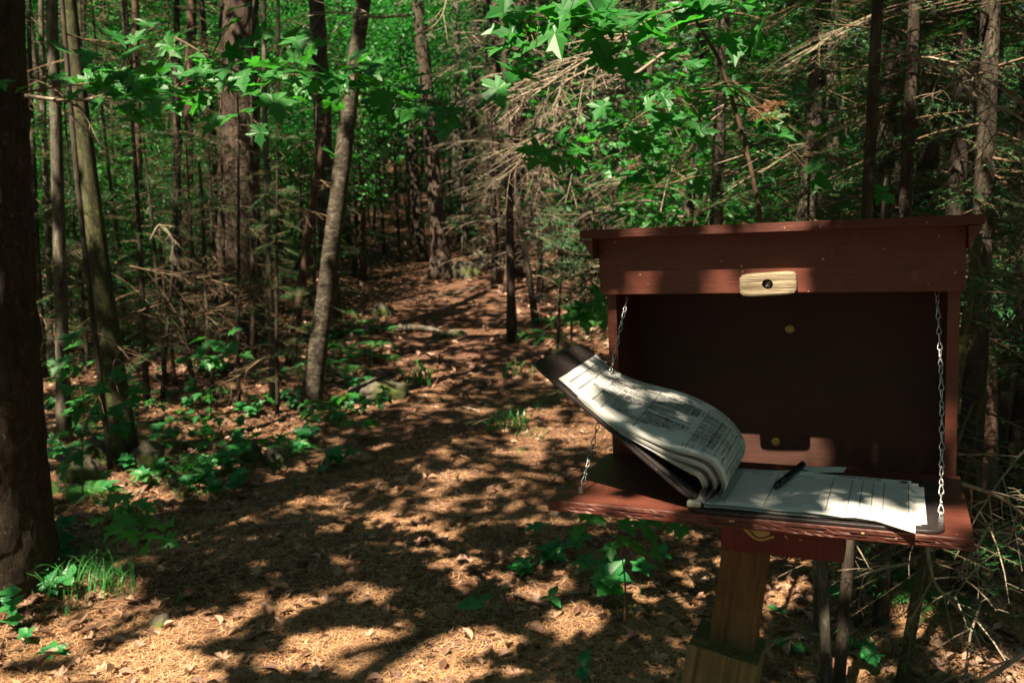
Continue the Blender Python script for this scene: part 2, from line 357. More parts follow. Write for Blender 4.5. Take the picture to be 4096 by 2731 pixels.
# latch block with recessed slotted screw
def latch():
    import bmesh
    def L(x, z): # x, z in block coords -> tilted slightly
        c, s_ = math.cos(0.045), math.sin(0.045); return 0.3015 + x * c - z * s_, 0.0165 + x * s_ + z * c
    w, hgt, th, r = 0.047, 0.0195, 0.017, 0.0088
    N = 32; cir = [(r * math.cos(2 * math.pi * k / N), r * math.sin(2 * math.pi * k / N)) for k in range(N)]
    def rect(sw, sh, cr):
        out = []
        for k in range(N):
            a = 2 * math.pi * k / N; c, s_ = math.cos(a), math.sin(a); p = 7.0
            f = (abs(c / 1) ** p + abs(s_ / 1) ** p) ** (-1 / p); out.append((c * f * sw, s_ * f * sh))
        return out
    rings = [(rect(w, hgt, 0), 0.001), (rect(w, hgt, 0), th - 0.004), (rect(w - 0.0012, hgt - 0.0012, 0), th - 0.0012), (rect(w - 0.004, hgt - 0.004, 0), th), ([(a * 1.04, b * 1.04) for a, b in cir], th), (cir, th - 0.001), (cir, 0.007)]
    V = []; 
    for pts, n in rings:
        for (x, z) in pts:
            u, v = L(x, z); V.append(B(u, 0.0185 + n, v))
    F = [(i * N + k, i * N + (k + 1) % N, (i + 1) * N + (k + 1) % N, (i + 1) * N + k) for i in range(len(rings) - 1) for k in range(N)]
    g = Geo(); g.add(V, F); lo = g.build('latch_block', m_latch, box)
    g = Geo(); c = np.array([B(*(lambda a: (a[0], 0.0185 + 0.0062, a[1]))(L(0, 0)))]); 
    g.add([B(L(x * 0.95, z * 0.95)[0], 0.0185 + 0.0068, L(x * 0.95, z * 0.95)[1]) for x, z in cir] + [c[0]], [(k, (k + 1) % N, N) for k in range(N)]); g.build('recess', m_hole, lo)
    g = Geo(); rr = 0.0056; hd = [(rr * math.cos(2 * math.pi * k / N), rr * math.sin(2 * math.pi * k / N)) for k in range(N)]
    V = [B(L(x, z)[0], 0.0185 + 0.007, L(x, z)[1]) for x, z in hd] + [B(L(x * .85, z * .85)[0], 0.0185 + 0.0098, L(x * .85, z * .85)[1]) for x, z in hd] + [B(L(0, 0)[0], 0.0185 + 0.0105, L(0, 0)[1])]
    g.addmix(V, [(N + k, N + (k + 1) % N, 2 * N) for k in range(N)], [(k, (k + 1) % N, N + (k + 1) % N, N + k) for k in range(N)]); sc = g.build('screw_head', simple('tarnished_steel', (0.16, 0.14, 0.10), 0.4, 0.8), lo, smooth=False)
    g = Geo(); a = math.radians(50); cA, sA = math.cos(a), math.sin(a)
    def sl(x, n, z): X, Z = x * cA - z * sA, x * sA + z * cA; u, v = L(X, Z); return B(u, 0.0185 + n, v)
    box_geo(g, sl, (-0.0054, 0.0098, -0.0008), (0.0054, 0.0114, 0.0008), 0); g.build('screw_slot', m_steel, lo)
latch()
def disc_screw(u, v, r, n0, mat):
    N = 24; g = Geo(); V = []
    for rr, n in ((r, 0), (r * 0.95, 0.0016), (r * 0.55, 0.003), (r * 0.3, 0.0028), (r * 0.28, 0.0008)):
        V += [B(u + rr * math.cos(2 * math.pi * k / N), n0 + n, v + rr * math.sin(2 * math.pi * k / N)) for k in range(N)]
    V.append(B(u, n0 + 0.0008, v)); F4 = [(i * N + k, i * N + (k + 1) % N, (i + 1) * N + (k + 1) % N, (i + 1) * N + k) for i in range(4) for k in range(N)]
    g.addmix(V, [(4 * N + k, 4 * N + (k + 1) % N, 5 * N) for k in range(N)], F4); return g.build('screw', mat, box)
disc_screw(0.3155, -0.089, 0.0085, -BD, m_brass); disc_screw(0.288, -0.311, 0.0085, -BD, m_brass)
disc_screw(0.585, 0.030, 0.002, T, m_brass)
for u, v in ((0.004, 0.012), (0.004, 0.075), (0.594, 0.028), (0.590, 0.092)): 
    g = Geo(); box_geo(g, B, (u, T - 0.0008, v), (u + 0.0018, T + 0.0006, v + 0.005), 0); g.build('nail_hole', m_hole, box)
# chains
def link_mesh(L=0.0165, w=0.0043, r=0.0009):
    g = Geo(); P = []
    N = 22
    for k in range(N + 1):
        a = 2 * math.pi * k / N; t = (1 - math.cos(a)) / 2            # teardrop: narrow at the top
        P.append((math.sin(a) * w * (0.30 + 0.85 * t ** 1.3), math.sin(a * 2) * 0.0008, 0.5 * L - L * t))
    tube(g, P, r, 6, 0, cap=False); return g.mesh('link', m_steel, True)
LINK = link_mesh()
def chain(p0, p1, sag, n, name='chain'):
    c = empty(name); c.parent = box
    P = smoothpts([p0, (np.array(p0) + p1) / 2 + np.array(sag), p1], n + 1)
    for k in range(n):
        a, b = P[k], P[k + 1]; z = Vector(a - b).normalized(); d = (a + b) / 2
        qt = z.to_track_quat('Z', 'X'); M = Matrix.Translation(Vector(d)) @ qt.to_matrix().to_4x4() @ Matrix.Rotation(math.radians(90) * (k % 2) + 0.35 * math.sin(k * 0.45) + 0.25 * k, 4, 'Z')
        link('link', LINK, c, M)
    g = Geo(); box_geo(g, ident, (-0.0035, -0.0035, -0.002), (0.0035, 0.0035, 0.008), 0.0008); link('staple', g.mesh('staple', m_steel), c, Matrix.Translation(Vector(p1) + Vector((0, 0, -0.001))))
chain(B(0.045, -0.025, 0.012), S(0.039, 0.275, 0.004), (0.0, 0.004, -0.004), 29)
chain(B(BW - 0.040, -0.020, 0.012), S(0.562, 0.273, 0.004), (0.004, -0.002, -0.003), 29)
# support block below the floor, with the lower half of a yellow emblem
bv0, bv1 = -HH - 0.185, -HH - 0.086
board('support_block', (0.203, -0.110, bv0), (0.420, -0.030, bv1), m_redblock, 0.002)
def emblem():
    n0 = -0.0288
    def E_(x, z): return B(0.2315 + x * 0.67, n0, -0.441 + z * 0.6)
    g = Geo()
    def poly(pts, off=0.0):
        V = [E_(x, z) + np.array([0, -off, 0]) for x, z in pts]; g.add(V, [(0, k, k + 1) for k in range(1, len(pts) - 1)])
    # outer band drawn as strip between two curves
    out = [(0.012, 0.0), (0.036, -0.026), (0.050, -0.037), (0.062, -0.041), (0.074, -0.040), (0.086, -0.034), (0.104, -0.026)]
    inn = [(0.022, 0.0), (0.040, -0.019), (0.051, -0.0295), (0.062, -0.0335), (0.073, -0.0325), (0.084, -0.027), (0.1005, -0.019)]
    for k in range(6):
        g.add([E_(*out[k]), E_(*out[k + 1]), E_(*inn[k + 1]), E_(*inn[k])], [(0, 1, 2, 3)])
    poly([(0.046, 0.0), (0.046, -0.016), (0.052, -0.024), (0.062, -0.029), (0.072, -0.028), (0.082, -0.0225), (0.092, -0.017), (0.089, 0.0)])
    poly([(0.026, 0.0), (0.040, -0.015), (0.040, 0.0)]); poly([(0.0425, 0), (0.0425, -0.017), (0.0445, -0.017), (0.0445, 0)])
    poly([(0.128, -0.016), (0.140, -0.030), (0.134, -0.014)]); poly([(0.165, -0.024), (0.172, -0.028), (0.178, -0.023)])
    return g.build('emblem', m_yellow, box)
emblem()
# leaning post, in two thicknesses
def post_part(name, pc0, pc1, w, d, mat, ext=0.0, label=None):
    a = at(*pc0); b = at(*pc1); z = (a - b); z /= np.linalg.norm(z); b2 = b - z * ext
    xax = BM[:, 0] - z * (BM[:, 0] @ z); xax /= np.linalg.norm(xax); yax = np.cross(z, xax); L = np.linalg.norm(a - b2)
    M = Matrix(np.stack([xax, yax, z], 1).tolist()).to_4x4(); M.translation = Vector(b2)
    g = Geo(); box_geo(g, ident, (-w / 2, -d / 2, 0), (w / 2, d / 2, L), 0.004)
    o = g.build(name, mat, box); o.matrix_world = M; bpy.context.view_layer.update(); o.matrix_parent_inverse = Matrix(); o.matrix_local = BOXM.inverted() @ M
    if label: o['label'] = label
    return o
post_part('post', (2995, 2150, 1.68), (2922, 2640, 1.68), 0.086, 0.086, m_post, label='brown upper post of square timber')
post_part('post_base', (2915, 2562, 1.665), (2883, 2731, 1.665), 0.138, 0.138, m_postlow, 0.85, label='wider grooved greenish lower post')

# ---------------------------------------------------------------- the register book on the shelf
book = empty('register_book'); book.matrix_world = BOXM
tag(book, 'hard black register book propped open on the shelf, its written pages curling over', 'book')
def slab(name, fn, x0, x1, y0, y1, z0, z1, rc, mat, parent, edge=0.001):
    # rounded-corner slab
    pts = []
    for cx_, cy_, a0 in ((x1 - rc, y1 - rc, 0), (x0 + rc, y1 - rc, 90), (x0 + rc, y0 + rc, 180), (x1 - rc, y0 + rc, 270)):
        for k in range(7):
            a = math.radians(a0 + k * 15); pts.append((cx_ + rc * math.cos(a), cy_ + rc * math.sin(a)))
    N = len(pts); cxm, cym = (x0 + x1) / 2, (y0 + y1) / 2
    V = []
    for z, ins in ((z0, edge), (z0 + edge, 0), (z1 - edge, 0), (z1, edge)):
        for x, y in pts: V.append(fn(x + (cxm - x) * ins / 0.15, y + (cym - y) * ins / 0.12, z))
    V.append(fn(cxm, cym, z0)); V.append(fn(cxm, cym, z1))
    F4 = [(i * N + k, i * N + (k + 1) % N, (i + 1) * N + (k + 1) % N, (i + 1) * N + k) for i in range(3) for k in range(N)]
    F3 = [((k + 1) % N, k, 4 * N) for k in range(N)] + [(3 * N + k, 3 * N + (k + 1) % N, 4 * N + 1) for k in range(N)]
    g = Geo(); g.addmix(V, F3, F4); return g.build(name, mat, parent)
slab('base_board', S, 0.221, 0.566, 0.066, 0.319, 0.0006, 0.0056, 0.022, m_black, book)
hx, hh_ = 0.2265, 0.0135; ca2, sa2 = -0.781, 0.624     # raised cover runs up and to the left
def CV(x, a, h): return S(hx + x * ca2 + h * sa2, a, hh_ + x * sa2 - h * ca2)
slab('cover_board', CV, 0.0, 0.325, 0.068, 0.312, -0.0005, 0.0048, 0.022, m_black, book)
def CVs(x, a, h): return CV(x, a, h)
g = Geo(); box_geo(g, CV, (0.0, 0.285, 0.0049), (0.155, 0.3035, 0.0062), 0.0006); g.build('hinge_strip', simple('charcoal_strip', (0.06, 0.05, 0.05), 0.6), book)
for a in (0.262, 0.278):
    N = 14; g = Geo(); V = [CV(0.028 + 0.004 * math.cos(2 * math.pi * k / N), a - 0.04 + 0.004 * math.sin(2 * math.pi * k / N), 0.0052) for k in range(N)] + [CV(0.028, a - 0.04, 0.008)]
    g.add(V, [(k, (k + 1) % N, N) for k in range(N)]); g.build('rivet', m_steel, book)
g = Geo(); box_geo(g, S, (0.219, 0.268, 0.0058), (0.240, 0.3115, 0.0150), 0.0022); g.build('hinge_clip', m_clip, book)
g = Geo(); box_geo(g, S, (0.219, 0.075, 0.0058), (0.236, 0.262, 0.0125), 0.002); g.build('spine_bar', m_black, book)

def page_obj(fn, s0, s1, t0, t1, ns=60, ntt=14, name='page', parent=book, th=0.0, mat=None):
    ss = np.linspace(s0, s1, ns + 1); tt = np.linspace(t0, t1, ntt + 1)
    V = [fn(s, t, 0.0) for s in ss for t in tt]; m = ntt + 1
    F = [(i * m + k, i * m + k + 1, (i + 1) * m + k + 1, (i + 1) * m + k) for i in range(ns) for k in range(ntt)]
    g = Geo(); g.add(V, F); return g.build(name, mat or m_paper, parent, smooth=True)
# profiles of the flipped pages, (u, height above shelf) from the page's free end to the clip
PF = np.array([(0.017, 0.1925), (0.060, 0.1585), (0.102, 0.1280), (0.162, 0.1035), (0.200, 0.091), (0.237, 0.084), (0.258, 0.074), (0.270, 0.055), (0.274, 0.037), (0.263, 0.018), (0.243, 0.0112)])
PB = np.array([(0.006, 0.2015), (0.050, 0.1690), (0.090, 0.155), (0.123, 0.147), (0.171, 0.136), (0.214, 0.116), (0.248, 0.089), (0.267, 0.060), (0.268, 0.038), (0.257, 0.019), (0.243, 0.0112)])
def arc(P, n=240):
    Q = smoothpts(np.c_[P, np.zeros(len(P))], n)[:, :2]; d = np.r_[0, np.cumsum(np.linalg.norm(np.diff(Q, axis=0), axis=1))]; return Q, d / d[-1], d[-1]
def make_flip(scale_in=0.0, wig=0.0, seed=0):
    # scale_in pulls the sheet inwards (nested sheets)
    c = np.array([0.20, 0.045])
    def mod(P):
        P = P.copy(); w = np.clip((P[:, 0] - 0.09) / 0.14, 0, 1)
        tgt = np.array([0.213, 0.03]); k = scale_in
        up = (P[:, 1] > 0.013)
        P[up] = P[up] + (tgt - P[up]) * (k * w[up])[:, None]; P[:, 1] -= (1 - w) * 0.0035 * k * 4; return P
    QF, dF, LF = arc(mod(PF)); QB, dB, LB = arc(mod(PB)); LL = (LF + LB) / 2
    def fn(s, t, lift):       # s metres from the free end (0) to clip, t metres from the back edge (0..0.217)
        f = min(max(s / LL, 0), 1); tn = t / 0.217
        pf = np.array([np.interp(f, dF, QF[:, 0]), np.interp(f, dF, QF[:, 1])]); pb = np.array([np.interp(f, dB, QB[:, 0]), np.interp(f, dB, QB[:, 1])])
        e = 0.01; f2 = min(f + e, 1); f1 = max(f - e, 0)
        p = pb * (1 - tn) + pf * tn
        def at_(ff): return (np.array([np.interp(ff, dB, QB[:, 0]), np.interp(ff, dB, QB[:, 1])]) * (1 - tn) + np.array([np.interp(ff, dF, QF[:, 0]), np.interp(ff, dF, QF[:, 1])]) * tn)
        tg = at_(f2) - at_(f1); tg /= np.linalg.norm(tg) + 1e-9; nn = np.array([-tg[1], tg[0]])
        w = 0.0009 * math.sin(s * 55 + t * 20 + seed) * (1 - f) + 0.0006 * math.sin(t * 90 + s * 30 + seed)
        p = p + nn * (lift + w); return S(p[0], 0.0855 + t, p[1])
    return fn, LL
FL0, LL0 = make_flip(0.0)
# ---- writing
FONTCACHE = {}
def text_verts(txt, size, shear=0.0, spacing=1.0):
    key = (txt, size, shear)
    if key in FONTCACHE: return FONTCACHE[key]
    cu = bpy.data.curves.new('lettering', 'FONT'); cu.body = txt; cu.size = size; cu.shear = shear; cu.resolution_u = 1; cu.space_character = spacing
    ob = bpy.data.objects.new('lettering', cu); COL.objects.link(ob); dg = bpy.context.evaluated_depsgraph_get(); me = bpy.data.meshes.new_from_object(ob.evaluated_get(dg))
    V = np.array([v.co[:] for v in me.vertices]).reshape(-1, 3); F = []
    for p in me.polygons:
        vs = list(p.vertices); F += [(vs[0], vs[k], vs[k + 1]) for k in range(1, len(vs) - 1)]
    bpy.data.objects.remove(ob); bpy.data.meshes.remove(me); bpy.data.curves.remove(cu); FONTCACHE[key] = (V, F); return V, F
rw = random.Random(5)
NAMES = ['Shelli Renee', 'Danielle Kelli', 'Jay Burk', 'Roberts', 'Phil Nott', 'C Compe', 'S. Perrow', 'Kelly Larson', 'Ian Hall P. Alexander']
ADDR = ['112 Willard Burlin VT', 'Steelburgh', 'Morrisville', 'Merrimac NY', '365 Canada St., East Aurora NY', 'Wilmington, NY', 'Cohoes NY', 'Riverview NY', 'Barre NY']
TEL = ['518 203 9902', '315 570 5502', '518 332 9911', '917 547 8712', '607 221 4417', '617 371 2664', '518 814 3209', '603 514 2092', '802 505 8180']
DATES = ['6/12', '6/22', '6/13', '6/15', '6/17', '6/19', '6/22', '6/23', '6/25']
def write_page(fn, s0, s1, filled, parent, first=0, t0=0.004, t1=0.213, lift=0.0009):
    gl = Geo(); gt = Geo()
    def line(g, sa_, ta, sb, tb, w):
        n = max(2, int(max(abs(sb - sa_), abs(tb - ta)) / 0.006)); ds, dt = sb - sa_, tb - ta; L = math.hypot(ds, dt); ox, oy = -dt / L * w / 2, ds / L * w / 2; V = []
        for k in range(n + 1):
            f = k / n; V += [fn(sa_ + ds * f + ox, ta + dt * f + oy, lift), fn(sa_ + ds * f - ox, ta + dt * f - oy, lift)]
        g.add(V, [(2 * k, 2 * k + 1, 2 * k + 3, 2 * k + 2) for k in range(n)])
    def put(txt, s, t, size, shear=0.0, bold=0, ang=0.0, g=gt):
        V, F = text_verts(txt, size, shear)
        if not len(V): return
        c, sn_ = math.cos(ang), math.sin(ang)
        P = [fn(min(s + v[0] * c - v[1] * sn_, s1 - 0.001), t - (v[0] * sn_ + v[1] * c), lift + 0.0002) for v in V]; g.add(P, F)
        if bold:
            P = [fn(min(s + v[0] * c - v[1] * sn_ + size * 0.05, s1 - 0.001), t - (v[0] * sn_ + v[1] * c) + size * 0.03, lift + 0.0003) for v in V]; g.add(P, F)
    W_ = s1 - s0; top = t0 + 0.036; rows = 24; rh = (t1 - 0.006 - top) / rows
    cols = [0.03, 0.095, 0.30, 0.60, 0.70, 0.755, 0.81, 0.865, 0.985]
    for c in cols: line(gl, s0 + W_ * c, t0 + 0.022, s0 + W_ * c, t1 - 0.012, 0.0010)
    for r in range(rows - 1): line(gl, s0 + W_ * 0.03, top + r * rh, s0 + W_ * 0.985, top + r * rh, 0.0008)
    bx0, bx1 = s0 + W_ * 0.03, s0 + W_ * 0.33
    for a in ((bx0, t0 + 0.003, bx1, t0 + 0.003), (bx0, t0 + 0.014, bx1, t0 + 0.014), (bx1, t0 + 0.003, bx1, t0 + 0.014), (bx0, t0 + 0.003, bx0, t0 + 0.014)): line(gl, *a, 0.0008)
    put('CALL FOR FOREST RANGER', bx0 + 0.003, t0 + 0.0075, 0.0045, bold=1); put('EMERGENCY ASSISTANCE', bx0 + 0.003, t0 + 0.0125, 0.0045, bold=1)
    put('PLEASE REGISTER', s0 + W_ * 0.62, t0 + 0.009, 0.0085, bold=1); put('IT COULD SAVE YOUR LIFE', s0 + W_ * 0.60, t0 + 0.0155, 0.0058, bold=1)
    put('DATE', s0 + W_ * 0.045, t0 + 0.028, 0.005, bold=1); put('PRINT NAME', s0 + W_ * 0.15, t0 + 0.026, 0.006, bold=1); put('(Leader Only)', s0 + W_ * 0.15, t0 + 0.032, 0.0055)
    put('ADDRESS', s0 + W_ * 0.41, t0 + 0.026, 0.006, bold=1); put('(Street, City, State)', s0 + W_ * 0.37, t0 + 0.032, 0.0055); put('TELEPHONE', s0 + W_ * 0.605, t0 + 0.027, 0.0045, bold=1)
    for c, w in ((0.705, 'NO. IN'), (0.76, 'DAYS'), (0.815, 'NIGHTS'), (0.88, 'DESTINATION')): put(w, s0 + W_ * c, t0 + 0.026, 0.0038)
    if filled:
        for r in range(14 if first else 19):
            if rw.random() < 0.22: continue
            k = (r * 5 + first) % 9 if r < 8 else (r - 1) % 9; t = top + rh * (r + 1) - 0.001; j = lambda a: (rw.random() - 0.5) * a
            put(DATES[k], s0 + W_ * 0.04 + j(.003), t, 0.0068, 0.3, 0, j(.08)); put(NAMES[k], s0 + W_ * 0.11 + j(.008), t, 0.0072 + rw.random() * 0.0035, 0.35, r % 3 == 0, -0.03 + j(.06))
            put(ADDR[k], s0 + W_ * 0.31 + j(.008), t, 0.0072 + rw.random() * 0.003, 0.3, r % 4 == 0, -0.03 + j(.05)); put(TEL[k], s0 + W_ * 0.605, t, 0.0066, 0.2, 1, j(.04))
            put(str(rw.randint(1, 5)), s0 + W_ * 0.72, t, 0.008, 0.2); put(str(rw.randint(1, 4)), s0 + W_ * 0.775, t, 0.008, 0.2); put('1', s0 + W_ * 0.83, t, 0.008, 0.3)
            if r > 4: put('SS', s0 + W_ * 0.875 + j(.006), t, 0.0085, 0.5); put(['Mt Jo', 'Marcy', 'Avalanche'][r % 3], s0 + W_ * 0.92, t, 0.006, 0.3)
    gl.build('printed_rules', m_line, parent)['kind'] = 'stuff'; gt.build('writing', m_ink, parent)['kind'] = 'stuff'
# top flipped sheet and the longer one beneath, then inner sheets fanned apart
sheet1 = page_obj(lambda s, t, l: FL0(s, t, l), 0.052, LL0, 0.0, 0.217, 150, 24); write_page(FL0, 0.052, LL0 - 0.02, True, sheet1)
FLb, LLb = make_flip(0.012, seed=2); sheet2 = page_obj(lambda s, t, l: FLb(s, t, l - 0.0006), 0.0, LLb, 0.0, 0.2175, 150, 24)
write_page(lambda s, t, l: FLb(min(s, 0.30), t, l - 0.0006), 0.006, 0.29, True, sheet2, 3)
def cut(fn, x):
    return lambda s, t, l: fn(s, t, l)
for k, (sc, st) in enumerate(((0.03, 0.035), (0.05, 0.03), (0.20, 0.04), (0.23, 0.05), (0.27, 0.045), (0.44, 0.06), (0.48, 0.055), (0.52, 0.07))):
    f_, L_ = make_flip(sc, seed=k); page_obj(lambda s, t, l, f_=f_: f_(s, t + 0.001, l - 0.001), st, L_, 0.0, 0.217, 50, 6)
# flat pages still on the base
def flat(h0, sk=0.0, curl=0.0, du=0.0, da=0.0):
    def fn(s, t, l):
        u = 0.243 + s * 1.0 + t * sk + du; lift = h0 + l + 0.0006 * math.sin(s * 40) + curl * max(0, (s - 0.20) / 0.09) ** 2 * max(0, t - 0.1) / 0.1
        lift += 0.004 * math.exp(-((s - 0.115) / 0.035) ** 2) * max(0, 1 - t / 0.05)
        if s > 0.285: lift -= (s - 0.285) * 0.0
        return S(u, 0.0915 + t * 0.995 + da, lift)
    return fn
stk = []
for k in range(7):
    f_ = flat(0.0062 + k * 0.0007, 0.0, 0, 0.011 * (k == 2) + 0.001 * math.sin(k * 3), (0.0035 if k == 1 else 0) + 0.001 * math.cos(k * 2)); page_obj(f_, 0.0, 0.283, 0.0, 0.211 + 0.002 * (k % 3), 30, 8)
ftop = flat(0.0116, 0.0, 0.0)
topsheet = page_obj(ftop, 0.0, 0.283, 0.0, 0.216, 110, 24); write_page(ftop, 0.0, 0.283, False, topsheet)
# torn corner sheet that hangs past the front right corner
def torn(s, t, l):
    return S(0.38 + s, 0.27 + t - 0.0, 0.0124 + l - 0.9 * max(0, (t - 0.045)) * 0.25)
g = Geo(); PT = [(0.0, 0.0), (0.147, 0.0), (0.1500, 0.03), (0.149, 0.070), (0.100, 0.047), (0.074, 0.042), (0.058, 0.0455), (0.035, 0.041), (0.0, 0.036)]
g.add([torn(s, t, 0) for s, t in PT] + [torn(0.08, 0.02, 0)], [(k, (k + 1) % len(PT), len(PT)) for k in range(len(PT))]); g.build('torn_page', m_paper, book)
def oval_hole(u, a):
    N = 20; g = Geo(); g.add([S(u + 0.0062 * math.cos(2 * math.pi * k / N), a + 0.0045 * math.sin(2 * math.pi * k / N), 0.0128) for k in range(N)] + [S(u, a, 0.0128)], [(k, (k + 1) % N, N) for k in range(N)]); g.build('punched_hole', m_hole, book)
oval_hole(0.515, 0.108)
f2 = flat(0.0080, 0.0, 0.0, 0.016, 0.018); page_obj(f2, 0.20, 0.285, 0.0, 0.19, 8, 4)
# loose slip behind, pen on top
def slipf(s, t, l): return S(0.345 + s, 0.002 + t, 0.0016 + l + 0.0035 * s / 0.1)
g = Geo(); g.add([slipf(0.0, 0.012, 0), slipf(0.055, 0.004, 0), slipf(0.082, 0.012, 0.002), slipf(0.078, 0.040, 0), slipf(0.03, 0.05, 0)], [(0, 1, 2), (0, 2, 3), (0, 3, 4)])
o = g.build('paper_slip', m_paper); o.matrix_world = BOXM; tag(o, 'small loose white paper slip lying behind the book against the box', 'paper')
pen = empty('pen'); pen.matrix_world = BOXM; tag(pen, 'black capped pen lying across the blank register page', 'pen')
def PN(x, r): 
    return S(0.334 + x * 0.027 / 0.156, 0.208 - x * 0.151 / 0.156, 0.0185)
g = Geo(); tube(g, [PN(0.02, 0), PN(0.098, 0)], 0.0052, 16); g.build('barrel', m_pen, pen, True)
g = Geo(); tube(g, [PN(0.096, 0), PN(0.100, 0), PN(0.140, 0), PN(0.152, 0)], [0.0052, 0.0058, 0.0056, 0.0046], 16); g.build('cap', m_pen, pen, True)
g = Geo(); tube(g, [PN(0.0, 0), PN(0.012, 0), PN(0.021, 0)], [0.0038, 0.0051, 0.0052], 16); g.build('end_plug', m_pen, pen, True)
g = Geo(); tube(g, [PN(0.108, 0) + np.array([0, 0, 0.0064]), PN(0.150, 0) + np.array([0, 0, 0.006])], 0.0012, 6); g.build('clip', m_pen, pen)

# ================================================================ FOREST
UP = np.array([0, 0, 1.0])
def unit(v): v = np.asarray(v, float); return v / (np.linalg.norm(v, axis=-1, keepdims=True) + 1e-12)
# ---- leaf templates (x across, y along, z up), triangles
HALF = [(0, 0), (.10, -.06), (.30, -.10), (.46, -.02), (.37, .08), (.28, .14), (.46, .22), (.68, .36), (.50, .41), (.43, .51), (.35, .46), (.20, .40), (.23, .58), (.30, .72), (.16, .76), (.10, .90), (0, 1.06)]
def maple_template(droop=0.25, fold=0.12, seed=0):
    r = random.Random(seed); pts = HALF + [(-x, y) for x, y in HALF[-2:0:-1]]
    pts = [(x * (1 + r.uniform(-.08, .08)), y + r.uniform(-.02, .02)) for x, y in pts]; V = []
    def z(x, y): return -droop * (0.55 * x * x + 0.45 * max(y, 0) ** 2) + fold * abs(x) - 0.05 * math.sin(7 * abs(x) + 2 * y)
    V = [(x, y, z(x, y)) for x, y in pts] + [(0, .3, z(0, .3) - 0.02)]
    n = len(pts); F = [(k, (k + 1) % n, n) for k in range(n)]; return np.array(V) * 0.8, np.array(F)
def oval_template(w=0.3, fold=0.12, droop=0.2, seg=8, tip=0.1):
    V = [(0, 0, 0)]; ys = np.linspace(0, 1, seg + 2)[1:-1]
    for y in ys:
        ww = w * math.sin(math.pi * y ** 0.85) ** 0.8
        for x in (-ww, 0, ww): V.append((x * (1.0 if len(V) % 2 else 0.93), y, abs(x) * fold / max(w, .01) - droop * y * y + (0.018 * math.sin(y * 30) if x else 0)))
    V.append((0, 1 + tip, -droop)); F = [(0, 2, 1), (0, 3, 2)]
    for k in range(seg - 1):
        a = 1 + 3 * k; F += [(a, a + 1, a + 4), (a, a + 4, a + 3), (a + 1, a + 2, a + 5), (a + 1, a + 5, a + 4)]
    a = 1 + 3 * (seg - 1); e = len(V) - 1; F += [(a, a + 1, e), (a + 1, a + 2, e)]; return np.array(V, float), np.array(F)
DIAM = (np.array([(0, 0, 0), (.33, .45, .08), (0, 1.0, -.1), (-.33, .45, .08)]), np.array([(0, 1, 2), (0, 2, 3)]))
STAR = (np.array([(0, 0, 0), (.22, .05, .03), (.52, .12, 0), (.30, .42, .04), (.40, .75, -.03), (.10, .62, .02), (0, 1.0, -.08), (-.10, .62, .02), (-.40, .75, -.03), (-.30, .42, .04), (-.52, .12, 0), (-.22, .05, .03)]),
        np.array([(0, 1, 3), (1, 2, 3), (0, 3, 5), (3, 4, 5), (0, 5, 6), (0, 6, 7), (0, 7, 9), (7, 8, 9), (0, 9, 11), (9, 10, 11)]))
def scatter(g, tmpl, C, size, upb=1.2, m=0, normals=None, heading=None, r=None):
    r = r or rng; TV, TF = tmpl; C = np.asarray(C, float); N = len(C)
    if N == 0: return
    nn = r.normal(size=(N, 3)); nn[:, 2] = np.abs(nn[:, 2]) + upb; nn = unit(nn) if normals is None else normals
    t = r.normal(size=(N, 3)) if heading is None else heading
    t = unit(t - nn * (t * nn).sum(1)[:, None]); b = np.cross(t, nn); size = np.broadcast_to(size, (N,))
    V = C[:, None, :] + size[:, None, None] * (TV[None, :, 0, None] * b[:, None, :] + TV[None, :, 1, None] * t[:, None, :] + TV[None, :, 2, None] * nn[:, None, :])
    F = TF[None] + (np.arange(N) * len(TV))[:, None, None]; g.add(V.reshape(-1, 3), F.reshape(-1, TF.shape[1]), m)

